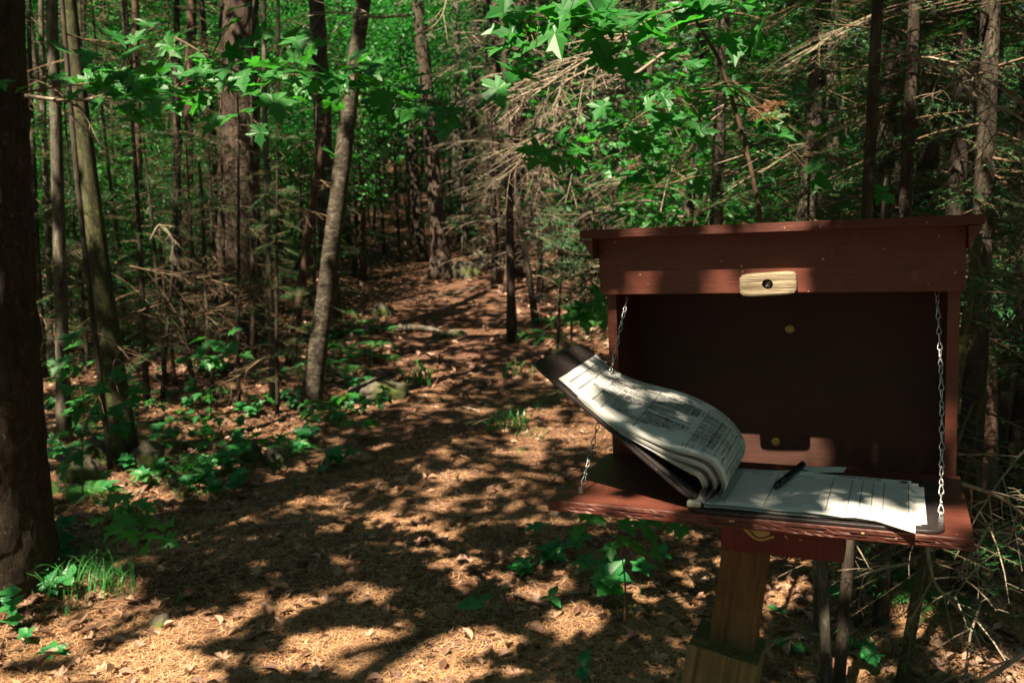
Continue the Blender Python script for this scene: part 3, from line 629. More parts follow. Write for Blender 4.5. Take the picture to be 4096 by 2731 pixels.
# ---- where the sun comes through: target patches as (point, radius, weight), kept as ground footprints
SX, SY = SUN_DIR[0] / -SUN_DIR[2], SUN_DIR[1] / -SUN_DIR[2]
def foot(p): return p[0] + SX * p[2], p[1] + SY * p[2]
LIT = []
def lit(p, rx, ry, w=1.0): f = foot(p); LIT.append((f[0], f[1], rx, ry, w))
for (px, py, w_, h_, wt) in [(1350, 2600, 520, 110, 1.2), (740, 2525, 340, 90, 1.2), (1900, 2570, 420, 80, 1), (1700, 2690, 500, 60, 1), (2150, 2380, 260, 40, .8), (1150, 2420, 260, 40, .8), (1950, 2300, 300, 40, .8), (400, 2440, 220, 60, .8), (600, 2700, 420, 60, .7), (2300, 2470, 240, 60, .8),
        (900, 2080, 330, 28, 1), (1250, 2010, 260, 18, 1), (550, 2000, 220, 40, 1), (1380, 2240, 140, 30, .9), (1780, 2020, 200, 26, .8), (1500, 2370, 220, 30, .8), (1850, 1900, 220, 30, .7), (2150, 1820, 150, 26, .8), (2150, 1650, 200, 30, .8),
        (1750, 1500, 260, 26, .8), (1900, 1330, 420, 26, 1), (2350, 1270, 330, 40, 1), (1600, 1330, 200, 20, .9), (1850, 1430, 240, 16, .7), (1650, 1560, 160, 26, .8), (700, 1480, 280, 30, .9), (1050, 1560, 250, 40, .8), (350, 1500, 160, 60, .8), (650, 1650, 200, 40, .6),
        (1720, 1050, 200, 26, .8), (1950, 1040, 140, 24, .9), (1500, 1180, 300, 30, .5), (1150, 880, 300, 60, 1), (1650, 900, 300, 50, 1), (1400, 1000, 300, 30, .8), (1450, 930, 200, 30, .9), (1900, 920, 200, 40, .9), (2100, 980, 220, 30, .9), (1600, 1230, 260, 24, .8), (1300, 1180, 200, 24, .8), (2050, 1180, 200, 20, .7), (1250, 1050, 240, 24, .8), (1850, 1200, 220, 20, .7), (2300, 870, 260, 30, 1), (3100, 2420, 160, 24, .9), (3450, 2680, 240, 40, .7), (3650, 2540, 160, 30, .6), (4000, 1250, 160, 120, .9), (3900, 2000, 180, 60, .4), (3000, 2540, 120, 30, .6)]:
    h_ *= 1.5 if py > 2200 else (1.2 if py > 1950 else 1.1); w_ *= 1.05; wt *= 1.3 if py > 1950 else (1.15 if py < 1250 else 1.3); p = G(px, py); d = p[1]; a = G(px + w_ * 0.5, py); b = G(px, py - h_ * 0.5); lit(p, max(0.08, abs(a[0] - p[0])), max(0.10, abs(b[1] - p[1])), wt)
def bx(u, n, v): return np.array((BOXM @ Vector(B(u, n, v)))[:])
def sx(u, a, h): return np.array((BOXM @ Vector(S(u, a, h)))[:])
lit(sx(0.47, 0.31, 0.01), 0.18, 0.065, 2.6); lit(sx(0.40, 0.22, 0.01), 0.06, 0.03, .6); lit(sx(0.13, 0.30, 0), 0.13, 0.06, 1.1); lit(bx(0.07, 0.02, 0.03), 0.05, 0.07, 1.2); lit(bx(0.20, 0.03, 0.02), 0.04, 0.07, 1.0); lit(bx(0.305, 0.03, 0.0), 0.035, 0.05, 1.5); lit(bx(0.41, 0.02, 0.04), 0.02, 0.07, 1.2)
lit(bx(0.2, 0.05, 0.11), 0.03, 0.03, .7); lit(sx(0.10, 0.20, 0.14), 0.12, 0.09, .22); lit(sx(0.2, 0.2, 0.12), 0.08, 0.09, .22); lit(sx(0.35, 0.2, 0.02), 0.12, 0.07, .2); lit(sx(0.57, 0.24, 0.05), 0.03, 0.06, .8); lit(bx(0.24, -0.158, -0.33), 0.06, 0.06, 1.7); lit(bx(0.37, -0.158, -0.33), 0.02, 0.05, 1.5)
for (px, py, Y, r_, wt) in [(2900, 300, 6.0, 1.0, 1), (2700, 700, 6.0, 0.9, 1), (3250, 500, 6.5, 1.1, 1), (3000, 850, 6.0, 0.8, .9), (2300, 450, 5.2, 0.8, 1), (2600, 200, 5.2, .6, 1), (2050, 650, 5.2, .5, .9), (3950, 950, 5, .6, .8), (3900, 150, 6, .6, .7), (2100, 100, 9, .5, .8),
        (450, 260, 3.15, .4, 1.3), (650, 270, 3.1, .3, 1.3), (1030, 330, 2.8, .25, 1.1), (880, 420, 9.1, .45, 1.3), (890, 700, 9.1, .4, 1.3), (900, 950, 9.1, .35, 1.1), (1310, 1150, 6.8, .25, 1), (1280, 1350, 6.8, .2, .9), (1380, 600, 6.9, .2, .7), (1240, 920, 7, .3, .7), (200, 300, 9.5, .6, 1), (280, 150, 7, .3, .8), (280, 1500, 4.5, .25, .9), (480, 1640, 4.2, .2, .9),
        (170, 700, 9, .5, .8), (2450, 750, 9, .7, 1), (1080, 900, 6.8, .25, .8), (1075, 1200, 6.8, .2, .8), (1700, 950, 14, .4, .7), (2350, 60, 2.5, .25, .9), (2650, 60, 2.5, .25, 1.0), (3000, 60, 2.6, .2, .8), (2100, 200, 2.4, .2, .7), (2550, 650, 2.8, .2, .8), (2850, 450, 2.8, .2, .8), (1650, 440, 2.8, .15, .9), (3600, 600, 5.5, .4, .5), (700, 1000, 6, .5, .6), (640, 1250, 6, .4, .6), (1750, 500, 22, 2.5, 1), (1500, 200, 22, 3, 1), (1200, 100, 20, 2.5, .9), (1900, 150, 24, 2.5, .9), (1150, 500, 18, 2, .7), (700, 150, 16, 1.5, .7), (600, 500, 14, 1.2, .5)]:
    lit(at(px, py, Y), r_, r_ * 0.8, wt)
LEAFY = [(120, 9, 2.6), (270, 10, 2.4), (420, 9.5, 1.6), (560, 10, 2.6), (690, 12, 2.2), (330, 12, 1.4), (640, 13.5, 3.2), (480, 13, 3.6), (830, 14, 4.2), (1120, 13, 2.2), (1190, 12, 3.0), (1300, 14, 3.6), (1080, 15, 4.0), (1420, 16, 3.8), (1540, 18, 4.2), (1250, 17, 2.8), (1650, 21, 4.6), (1800, 23, 5.2), (1900, 25, 5.0), (1500, 21, 5.4), (1350, 19, 4.8), (1750, 19, 5.6), (1150, 18, 5.0), (200, 14, 3.8), (50, 11, 3.2), (760, 17, 5.0), (560, 17, 5), (1980, 21, 5.6), (1600, 17, 5.0), (1450, 19, 3.6), (150, 16, 5.0), (300, 18, 6.0), (450, 16, 5.2), (650, 19, 6.4), (850, 20, 6.5), (1000, 18, 5.6), (60, 13, 4.6), (380, 14, 3.0), (980, 22, 7.5), (1220, 23, 7.5), (1420, 24, 7.5), (1600, 26, 8.0)]
SHADE = [foot(p) + (r_,) for p, r_ in ((bx(0.46, -0.158, -0.34), 0.075), (bx(0.55, -0.158, -0.34), 0.06), (bx(0.53, 0.02, 0.05), 0.07), (sx(0.40, 0.15, 0.01), 0.05), (sx(0.12, 0.22, 0.13), 0.045), (sx(0.22, 0.13, 0.10), 0.05), (sx(0.30, 0.14, 0.01), 0.05), (sx(0.50, 0.17, 0.01), 0.05), (G(560, 2250), 0.30), (G(1300, 2150), 0.40), (G(800, 2300), 0.28), (G(2300, 1050), 0.6), (G(2500, 2230), 0.25), (G(1500, 1900), 0.35), (G(1750, 1250), 0.6))]
for px, Y, z_ in LEAFY: lit(np.array([(px - CX) / FPX * Y, Y, gz((px - CX) / FPX * Y, Y) + z_]), 0.8, 0.8, 1.0)
LIT = np.array(LIT)
def litmap(x, y):
    """0 = shade, 1 = sun, on footprint coordinates"""
    wob = 0.55 * (vnoise(x * 4.3, y * 3.1, 21) - 0.5) + 0.6 * (vnoise(x * 9.7, y * 7.3, 22) - 0.5) + 0.35 * (vnoise(x * 23, y * 19, 23) - 0.5)
    v = np.full(np.shape(x), -1.0)
    for fx, fy, rx, ry, w in LIT:
        d = 1.0 - np.sqrt(((x - fx) / (rx * 1.15)) ** 2 + ((y - fy) / (ry * 1.15)) ** 2); v = np.maximum(v, np.clip(d, -1, 0.5) * w)
    sh = np.zeros(np.shape(x))
    for fx, fy, r_ in SHADE: sh = np.maximum(sh, np.clip(1.4 - np.sqrt((x - fx) ** 2 + (y - fy) ** 2) / r_, 0, 1))
    v = v - 0.75 * sh; n1 = vnoise(x * 1.9, y * 1.4, 24); n2 = vnoise(x * 6.0, y * 5.0, 25)
    bgd = (n1 - 0.66) * 1.3 + (n2 - 0.5) * 0.9 + np.clip((y - 12) / 8, 0, 1) * 0.03
    return np.clip(np.maximum(v + 0.15 + wob, bgd - 0.5 * sh) * 3.0, 0, 1)

# ---- near canopy: unseen leaf layers added to shape the dapple, thinned over the lit patches
def canopy():
    g = [Geo(), Geo(), Geo(), Geo()]
    owners = np.array([(-3.4, -1.5), (1.6, -3.2), (-1.9, 2.9), (4.3, 4.6)])
    def layer(x0, x1, y0, y1, h0, h1, size, lai, tm):
        area = (x1 - x0) * (y1 - y0); n = int(area * lai / (size * size * 0.52 * 0.62)); X = rng.uniform(x0, x1, n); Y = rng.uniform(y0, y1, n)
        keep = rng.random(n) > litmap(X, Y) * 1.02; X, Y = X[keep], Y[keep]; H = rng.uniform(h0, h1, len(X))
        P = np.stack([X - SX * H, Y - SY * H, H], 1)
        ow = np.argmin(((P[:, None, :2] - owners[None]) ** 2).sum(2) + rng.normal(0, 0.6, (len(P), 4)), axis=1)
        for k in range(4): scatter(g[k], tm, P[ow == k], rng.uniform(0.75, 1.25, (ow == k).sum()) * size, 1.0)
        return len(X)
    a = layer(-1.6, 3.0, 1.6, 4.4, 2.9, 4.4, 0.062, 2.2, STAR)
    b = layer(-4.5, 5.0, 1.5, 12.0, 5.4, 8.0, 0.12, 2.0, STAR) + layer(-5.0, 5.0, 12.0, 17.0, 6.5, 9.0, 0.16, 1.6, DIAM)
    c = layer(-16, 1.5, 17.0, 22.0, 9.0, 13.0, 0.26, 0.45, DIAM) + layer(1.5, 16, 17.0, 26.0, 9.0, 13.0, 0.26, 1.0, DIAM)
    d = layer(-16, -4.5, 2.0, 13.0, 7.0, 10.0, 0.22, 1.5, DIAM); e = layer(5.0, 16, 2.0, 13.0, 7.0, 10.0, 0.22, 1.5, DIAM)
    print('canopy leaves', a, b, c, d, e); return g, owners
CAN, OWN = canopy()

def trunk_geo(base, top, r0, r1, sides=14, seg=26, flare=0.35, bend=0.04, seed=0, ridges=0.06, ext=0.0, amp=0.0):
    r = np.random.default_rng(seed); base = np.asarray(base, float); top = np.asarray(top, float); t = np.linspace(0, 1, seg)
    P = base + (top - base) * t[:, None]; L = np.linalg.norm(top - base)
    wob = np.stack([np.sin(t * 5 + r.random() * 6) * bend * t * (1 - t * 0.3), np.sin(t * 4 + r.random() * 6) * bend * t, 0 * t], 1) * min(1, L / 5); P = P + wob; P[0] = base - np.array([0, 0, 0.12])
    hgt = P[:, 2] - base[2]; R = r0 + (r1 - r0) * t; R = R * (1 + flare * np.exp(-np.clip(hgt, 0, 99) / (r0 * 2.2)))
    th = np.arange(sides) * 2 * math.pi / sides; rough = 1 + ridges * r.normal(size=(seg, sides)) + 0.5 * ridges * r.normal(size=(1, sides)) + (flare * 0.35 * np.exp(-np.clip(hgt, 0, 99) / (r0 * 1.6)))[:, None] * np.sin(th * 4 + r.random() * 6)[None]
    g = Geo(); tube(g, P, R, sides, 0, True, rough); return g, P, R
def dead_branch(g, p0, d, L, r, depth, rr, m=0, droop=0.25, sides=3):
    n = 5 if depth == 0 else (4 if depth == 1 else 3); t = np.linspace(0, 1, n + 1)[:, None]; d = unit(d); side = unit(np.cross(d, UP) + 1e-3)
    P = p0 + d * t * L + UP * (-droop * L * t ** 2 * (1 if depth < 2 else 0.4)) + side * (rr.normal() * 0.10 * L * t ** 2) + UP * rr.normal() * 0.08 * L * t ** 2
    tube(g, P, np.linspace(r, r * 0.35, n + 1), sides, m, False)
    if depth >= 2: return P
    nb = int((9 if depth == 0 else 4) * (0.7 + 0.6 * rr.random()))
    for k in range(nb):
        f = 0.22 + 0.75 * (k + rr.random()) / nb; i = min(int(f * n), n - 1); q_ = P[i] + (P[i + 1] - P[i]) * (f * n - i); sg = 1 if k % 2 else -1
        ang = math.radians(35 + 30 * rr.random()); dd = unit(P[i + 1] - P[i]) * math.cos(ang) + side * sg * math.sin(ang) + UP * rr.normal() * 0.18
        dead_branch(g, q_, dd, L * (0.42 if depth == 0 else 0.38) * (1.15 - f * 0.6) * (0.7 + 0.6 * rr.random()), max(r * 0.5, 0.0009), depth + 1, rr, m, droop * 0.8, sides)
    return P
def fir_branch(g, p0, d, L, r, rr, dens=1.0, nl=0.022, m_w=0, m_n=1, droop=0.15, deadbase=0.2, upv=None):
    UP = np.array([0, 0, 1.0]) if upv is None else unit(np.array(upv, float)); n = 6; t = np.linspace(0, 1, n + 1)[:, None]; d = unit(d); side = unit(np.cross(d, UP)); P = p0 + d * t * L - UP * droop * L * t ** 1.8
    tube(g, P, np.linspace(r, r * 0.25, n + 1), 4, m_w, False); segs = []
    segs.append((P[int(n * deadbase)], P[-1]))
    nb = int(8 + L * 14)
    for k in range(nb):
        f = deadbase + (1 - deadbase) * (k + 0.5 * rr.random()) / nb; i = min(int(f * n), n - 1); q_ = P[i] + (P[i + 1] - P[i]) * (f * n - i); sg = 1 if k % 2 else -1; ang = math.radians(52 + 12 * rr.random())
        dd = unit(d * math.cos(ang) + side * sg * math.sin(ang) - UP * (0.1 + 0.15 * rr.random())); l2 = L * 0.42 * (1.05 - f * 0.85) * (0.75 + 0.5 * rr.random()) + 0.03; e = q_ + dd * l2 
        tube(g, [q_, e], [r * 0.35, r * 0.15], 3, m_w, False); segs.append((q_ + dd * l2 * 0.08, e))
        for j in range(int(l2 / 0.06)):
            f2 = 0.3 + 0.6 * rr.random(); a2 = math.radians(45) * (1 if j % 2 else -1); s2 = unit(np.cross(dd, UP)); d3 = unit(dd * math.cos(a2) + s2 * math.sin(a2)); l3 = l2 * 0.35 * rr.random() + 0.02; q3 = q_ + dd * l2 * f2; segs.append((q3, q3 + d3 * l3))
    C = []; H = []; 
    for a, b in segs:
        l = np.linalg.norm(b - a); k = max(4, int(l / 0.0075 * dens)); f = rr.random(k); dd = unit(b - a); s2 = unit(np.cross(dd, UP)); sg = np.where(rr.random(k) > 0.5, 1.0, -1.0)
        C.append(a + (b - a) * f[:, None]); H.append(unit(dd * 0.65 + s2 * sg[:, None] * (0.75 + 0.2 * rr.random((k, 1))) + UP * rr.normal(0, 0.22, (k, 1))))
    C = np.concatenate(C); H = np.concatenate(H); N = len(C); L_ = nl * rr.uniform(0.7, 1.15, N); w = unit(np.cross(H, UP + rr.normal(0, 0.5, (N, 3)))) * (nl * 0.085)
    V = np.stack([C - w, C + w, C + H * L_[:, None]], 1).reshape(-1, 3); g.add(V, np.arange(3 * N).reshape(-1, 3), m_n)
    return P

# ---- big dark maple at the left edge
def tree(name, base, top, r0, r1, mat, label, group=None, cat='tree', **k):
    g, P, R = trunk_geo(base, top, r0, r1, **k); o = empty(name, base, label, cat, group); b = np.asarray(base, float)
    me = g.mesh('trunk', mat, True); me.transform(Matrix.Translation(Vector(-b))); t = link('trunk', me, o); return o, P, R
def add_local(g, name, mats, parent, base, smooth=False):
    me = g.mesh(name, mats, smooth); me.transform(Matrix.Translation(Vector(-np.asarray(base, float)))); return link(name, me, parent)
b0 = G(-60, 2330); tp = at(-125, 0, b0[1]); tp = b0 + (tp - b0) * 3.2
maple, _, _ = tree('maple_tree', b0, tp, 0.24, 0.10, m_bark_maple, 'big dark rough-barked maple trunk filling the left edge', seed=1, sides=40, seg=110, ridges=0.022, flare=0.22)
add_local(CAN[2], 'crown', m_shade_leaf, maple, b0)  # unseen crown leaves added to shape the sun dapple
for k, nm in ((0, 'unseen maple added behind the viewpoint, its crown shaped to dapple the trail'), (1, 'second unseen maple added behind the viewpoint for shade, standing further right'), (3, 'unseen maple added out to the right to carry shading leaves')):
    x, y = OWN[k]; bb = np.array([x, y, gz(x, y)]); t_, _, _ = tree('maple_tree', bb, bb + np.array([0.3, -0.4, 9.0]), 0.2, 0.06, m_bark_maple, nm, seed=40 + k, seg=20); add_local(CAN[k], 'crown', m_shade_leaf, t_, bb)  # unseen tree added to carry its share of the shading leaves
    g = Geo()
    for j in range(9):
        a = j * 2.4; p0 = bb + np.array([0.15, -0.2, 4.2 + j * 0.5]); p1 = p0 + np.array([math.cos(a) * 2.6, math.sin(a) * 2.6, 1.2]); tube(g, smoothpts([p0, (p0 + p1) / 2 + UP * 0.2, p1], 6), np.linspace(0.05, 0.012, 6), 6)
    add_local(g, 'limb', m_bark_maple, t_, bb)

# ---- hero trees: (base px, base py, px at mid, py mid, top px at py 0, width px at base, width at top, material, label)
def px_trunk(bx_, by_, tx, ty, w0, w1, Y=None, ext=2.2):
    b = G(bx_, by_) if Y is None else np.array([at(bx_, by_, Y)[0], Y, gz(at(bx_, by_, Y)[0], Y)])
    t = at(tx, ty, b[1]); D = math.hypot(b[1], 0.8) * 0.99; r0 = w0 * D / FPX / 2; r1 = w1 * D / FPX / 2; L = np.linalg.norm(t - b); e = (L + ext) / L
    return b, b + (t - b) * e, r0, max(0.012, r0 + (r1 - r0) * e)
HERO = [
 ('tree', (255, 1770, 212, 0, 52, 42), m_bark_pale, 'slim pale grey trunk just right of the big dark maple', {}),
 ('tree', (205, 1450, 168, 0, 24, 20), m_bark_pale, 'thinnest straight pale trunk at the far left, lit along its left side', {}),
 ('tree', (505, 1840, 272, 0, 92, 48), m_bark_moss, 'mossy green trunk leaning left behind the left maple leaves', dict(sides=20, ridges=0.05)),
 ('hemlock_tree', (960, 1400, 955, 0, 165, 140), m_bark_hem, 'thick dark straight trunk with sunlit bark on its left side', dict(sides=30, seg=60, ridges=0.05)),
 ('tree', (1330, 1350, 1262, 0, 75, 62), m_bark_hem, 'dark upright trunk immediately behind the leaning birch', dict(sides=20, seg=40, ridges=0.05)),
 ('tree', (1768, 1110, 1672, 0, 66, 46), m_bark_hem, 'dark trunk with flared sunlit foot at the end of the path', dict(sides=24, seg=50, flare=0.9, ridges=0.05)),
 ('tree', (1690, 1050, 1590, 0, 46, 30), m_bark_mid, 'narrow reddish trunk touching the left of the flared trunk', {}),
 ('tree', (1160, 1460, 1300, 500, 42, 26), m_bark_dark, 'short dark stem leaning right beside the foot of the birch', dict(ext=0.2)),
 ('tree', (1092, 1600, 1062, 300, 27, 18), m_bark_pale, 'thin pale stem with tufts of dead twigs left of the birch', {}),
 ('tree', (445, 1880, 370, 1200, 22, 14), m_bark_mid, 'very thin stem crossing in front of the mossy trunk', {}),
 ('fir_tree', (3345, 2900, 3532, 0, 48, 36), m_bark_mid, 'straight dark fir stem rising behind the register box roof', {}),
 ('fir_tree', (3520, 2500, 3662, 0, 54, 40), m_bark_mid, 'second dark fir stem behind the box, right of the first', {}),
 ('tree', (3308, 2760, 3292, 2250, 46, 42), m_bark_pale, 'lichen covered sapling stem standing right of the post', dict(ext=1.0)),
 ('tree', (3262, 2535, 3262, 2230, 18, 16), m_bark_pale, 'thin straight pale stem between post and lichen sapling', dict(ext=1.2)),
 ('tree', (3600, 2760, 3710, 2150, 50, 36), m_bark_moss, 'dark sapling under the shelf leaning to the right', dict(ext=1.0)),
 ('tree', (3432, 2520, 3452, 2200, 34, 28), m_bark_mid, 'faint dark sapling stem seen below the middle of the shelf', dict(ext=1.4)),
 ('tree', (3880, 2560, 4010, 2250, 20, 14), m_bark_mid, 'thin dark stem leaning right at the lower right edge', dict(ext=1.2)),
 ('tree', (3960, 2100, 3935, 0, 70, 56), m_bark_dark, 'dark trunk in the gloom of the upper right corner', {}),
 ('birch_tree', (2610, 960, 2578, 0, 34, 22), m_bark_pale, 'whitish sunlit trunk showing just above the left of the box roof', {}),
 ('tree', (2425, 960, 2370, 0, 28, 20), m_bark_pale, 'leaning pale trunk left of its near twin above the roof corner', {}),
 ('tree', (2462, 970, 2432, 0, 32, 22), m_bark_pale, 'upright pale trunk right of its leaning twin above the roof corner', {}),
 ('tree', (1858, 1020, 1830, 0, 22, 15), m_bark_pale, 'slim pale sunlit stem right of the flared trunk', {}),
 ('tree', (2160, 1180, 2150, 0, 26, 16), m_bark_mid, 'thin stem with a white lichen streak high in the centre', {}),
 ('tree', (3330, 1900, 3345, 0, 64, 44), m_bark_pale, 'broad pale trunk glowing behind the tangle of dead twigs', {}),
 ('tree', (1990, 1150, 1975, 0, 34, 26), m_bark_dark, 'dark trunk midway between the flared trunk and the fir sprays', {}),
 ('tree', (2330, 1230, 2325, 600, 26, 18), m_bark_mid, 'thin dark stem left of the box roof corner', {}),
 ('tree', (2025, 1180, 2075, 0, 22, 16), m_bark_dark, 'thin dark trunk tilting right near the mossy stones', {}),
 ('tree', (775, 1560, 690, 900, 22, 12), m_bark_mid, 'crooked brown sapling among the dead twigs', dict(bend=0.12, ext=0.2)),
 ('tree', (700, 1540, 655, 1100, 18, 12), m_bark_dark, 'short thin dark stem left of the crooked brown sapling', dict(ext=0.4)),
 ('tree', (855, 1600, 810, 950, 18, 12), m_bark_mid, 'thin upright sapling in front of the thick dark trunk', dict(ext=0.6)),
 ('tree', (1010, 1420, 1010, 850, 16, 12), m_bark_mid, 'slender dead stem just right of the thick dark trunk', {}),
 ('tree', (560, 1380, 545, 0, 30, 24), m_bark_dark, 'dark trunk in the shade between mossy trunk and thick trunk', {}),
 ('tree', (745, 1330, 765, 0, 42, 34), m_bark_dark, 'dark trunk left of the thick sunlit one', {}),
 ('tree', (130, 1300, 60, 0, 30, 26), m_bark_mid, 'brownish trunk close against the big dark maple', {}),
 ('tree', (1450, 1120, 1440, 0, 34, 26), m_bark_dark, 'dark trunk just right of the leaning birch top', {}),
 ('tree', (350, 1330, 330, 0, 26, 20), m_bark_mid, 'thin trunk half hidden behind the mossy trunk', {}),
]
for i, (nm, p, mat, lab, k) in enumerate(HERO):
    k = dict(k); ext = k.pop('ext', 2.5); b, t, r0, r1 = px_trunk(p[0], p[1], p[2], p[3], p[4], p[5], ext=ext)
    o, P, R = tree(nm, b, t, r0, r1, mat, lab, seed=60 + i, **k)
    if p[4] < 60 and i not in (12, 13, 14, 15):
        rr = np.random.default_rng(200 + i)
        for j in range(9 if p[0] > 1900 else 5):
            f = 0.15 + 0.75 * rr.random(); q_ = P[int(f * (len(P) - 1))]; a = rr.random() * 6.28; g = Geo()
            dead_branch(g, q_, np.array([math.cos(a), math.sin(a), -0.1]), 0.35 + 0.6 * rr.random(), 0.006, 0, rr, droop=0.3)
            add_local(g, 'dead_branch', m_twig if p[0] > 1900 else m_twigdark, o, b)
# the leaning yellow birch: bent trunk
b = G(1238, 1640); Yb = b[1]; pts = [b] + [at(x, y, Yb) for x, y in ((1285, 1300), (1338, 900), (1400, 400), (1455, 0), (1560, -800))]
P = smoothpts(pts, 70); D = 0.99 * Yb; R = np.interp(np.linspace(0, 1, 70), [0, .2, .5, 1], [40, 36, 34, 24]) * D / FPX
hg = P[:, 2] - b[2]; R = R * (1 + 0.5 * np.exp(-np.clip(hg, 0, 9) / 0.14)); P[0, 2] -= 0.1; rr = np.random.default_rng(9); th = np.arange(22)
g = Geo(); tube(g, P, R, 22, 0, True, 1 + 0.02 * rr.normal(size=(70, 22)) + 0.02 * rr.normal(size=(70, 1))); birch = empty('birch_tree', b, 'leaning grey birch trunk dappled with sun, left of the path', 'tree'); add_local(g, 'trunk', m_bark_birch, birch, b, True)

# ---- dead twiggy firs and green firs, shared shapes
def dead_tree_shape(seed, H=6.5, r=0.05, nb=46, z0=0.5):
    rr = np.random.default_rng(seed); g, P, R = trunk_geo((0, 0, 0), (rr.normal() * 0.3, rr.normal() * 0.3, H), r, r * 0.4, sides=8, seg=12, flare=0.3, seed=seed); tr = g.mesh('trunk', m_bark_mid, True)
    g = Geo()
    for k in range(nb):
        f = (z0 + (H - z0) * (k + rr.random()) / nb) / H; i = min(int(f * 11), 10); q_ = P[i] + (P[i + 1] - P[i]) * (f * 11 - i); a = k * 2.4 + rr.random()
        dead_branch(g, q_, np.array([math.cos(a), math.sin(a), 0.05 + 0.25 * rr.random()]), 0.55 + 0.75 * rr.random(), 0.007, 0, rr, droop=0.35)
    return tr, g.mesh('dead_branches', m_twig)
DT = [dead_tree_shape(s) for s in (11, 12, 13)]
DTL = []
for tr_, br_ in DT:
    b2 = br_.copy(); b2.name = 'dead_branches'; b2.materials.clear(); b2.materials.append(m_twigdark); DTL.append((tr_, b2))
def fir_shape(seed, H=7, nb=52, z0=0.8, rad=1.3, nl=0.035, dens=0.30, dead=6):
    rr = np.random.default_rng(seed); g, P, R = trunk_geo((0, 0, 0), (rr.normal() * 0.15, rr.normal() * 0.15, H), 0.055, 0.012, sides=8, seg=12, flare=0.3, seed=seed); tr = g.mesh('trunk', m_bark_mid, True)
    g = Geo()
    for k in range(nb):
        f = (z0 + (H - z0) * (k + rr.random()) / nb) / H; i = min(int(f * 11), 10); q_ = P[i] + (P[i + 1] - P[i]) * (f * 11 - i); a = k * 2.4 + rr.random() * 0.8
        fir_branch(g, q_, np.array([math.cos(a), math.sin(a), rr.normal() * 0.22]), rad * (1.05 - 0.75 * f) * (0.45 + 0.8 * rr.random()), 0.007, rr, dens, nl, droop=0.1 + 0.3 * rr.random(), upv=(rr.normal() * 0.35, rr.normal() * 0.35, 1.0))
    cr = g.mesh('foliage', [m_twigdark, m_fir]); return tr, cr
FT = [fir_shape(s, dens=0.5, nl=0.03) for s in (21, 22)]
FTfar = [fir_shape(s, 9, 46, 1.0, 1.9, 0.075, 0.13) for s in (25, 26)]
def crown_shape(seed, n, rad, size, tmpl=DIAM, H=1.0, clumps=26):
    rr = np.random.default_rng(seed); c = unit(rr.normal(size=(clumps, 3))) * (rr.random((clumps, 1)) ** 0.5) * np.array([rad, rad, rad * H]); cr_ = rad * (0.22 + 0.22 * rr.random(clumps)); k = rr.integers(0, clumps, n)
    C = c[k] + rr.normal(size=(n, 3)) * cr_[k][:, None] * np.array([0.75, 0.75, 0.38]); g = Geo(); scatter(g, tmpl, C, size * rr.uniform(0.7, 1.3, n), 0.9, r=rr); return g.mesh('crown', m_canopy)
CRS = [crown_shape(s, 4200, 1.5, 0.075, DIAM, 1.1) for s in (31, 32)]
CRB = [crown_shape(s, 15000, 2.8, 0.10, DIAM, 1.3, 40) for s in (33, 34, 35)]
CRR = [crown_shape(s, 700, 0.8, 0.07, STAR, 1.0, 14) for s in (36, 37)]
def limb_mesh(seed, H):
    g, P, R = trunk_geo((0, 0, 0), (0.3, 0.2, H), 0.09, 0.02, sides=9, seg=14, seed=seed); rr = np.random.default_rng(seed)
    for j in range(7):
        p0 = P[5 + j]; a = j * 2.4; p1 = p0 + np.array([math.cos(a), math.sin(a), 0.6]) * (1.2 + 0.5 * rr.random()); tube(g, smoothpts([p0, (p0 + p1) / 2 - UP * 0.1, p1], 5), np.linspace(0.03, 0.008, 5), 5)
    return g.mesh('trunk', m_bark_mid, True)
LM = [limb_mesh(51, 7.0), limb_mesh(52, 9.5)]
def inst(name, pts_meshes, loc, rot, sc, label, cat, group):
    o = empty(name, loc, label, cat, group); o.rotation_euler = (0, 0, rot); o.scale = (sc,) * 3
    for nm, me, mt in pts_meshes: link(nm, me, o, mt)
    return o
rr = np.random.default_rng(77)
def inview(x, y, m=1.0): return abs(x) < 0.585 * y + m and y > 0
def blocked(x, y):      # keep the path and the box surroundings open
    if abs(x - path_c(y)) < path_w(y) + 0.35 and y < 15: return True
    return False
# thicket of dead firs to the right of the path and behind the box
n = 0
for (px, Y) in [(2700, 7.0), (3150, 7.4), (3050, 8.6), (2520, 8.3), (2820, 9.4), (3250, 9.6), (3600, 8.0), (3900, 8.2), (2150, 11.5), (2450, 12), (2700, 13), (3000, 12.5), (3400, 12), (3700, 11), (4000, 10), (1980, 14), (2250, 15.5), (3950, 5.6), (3500, 15), (2900, 16), (4080, 14), (2050, 10.2), (2620, 10.8)]:
    x = (px - CX) / FPX * Y; k = n % 3
    inst('dead_fir_tree', [('trunk', (DT if px < 3400 else DTL)[k][0], None), ('dead_branches', (DT if px < 3400 else DTL)[k][1], None)], (x, Y, gz(x, Y) - 0.03), rr.random() * 6.28, 0.85 + 0.4 * rr.random(), 'dead fir bristling with bare pale twigs in the thicket behind the box', 'dead tree', 'dead twiggy firs right of the path'); n += 1  # browner twig copies at the right put the gloom there into the colour
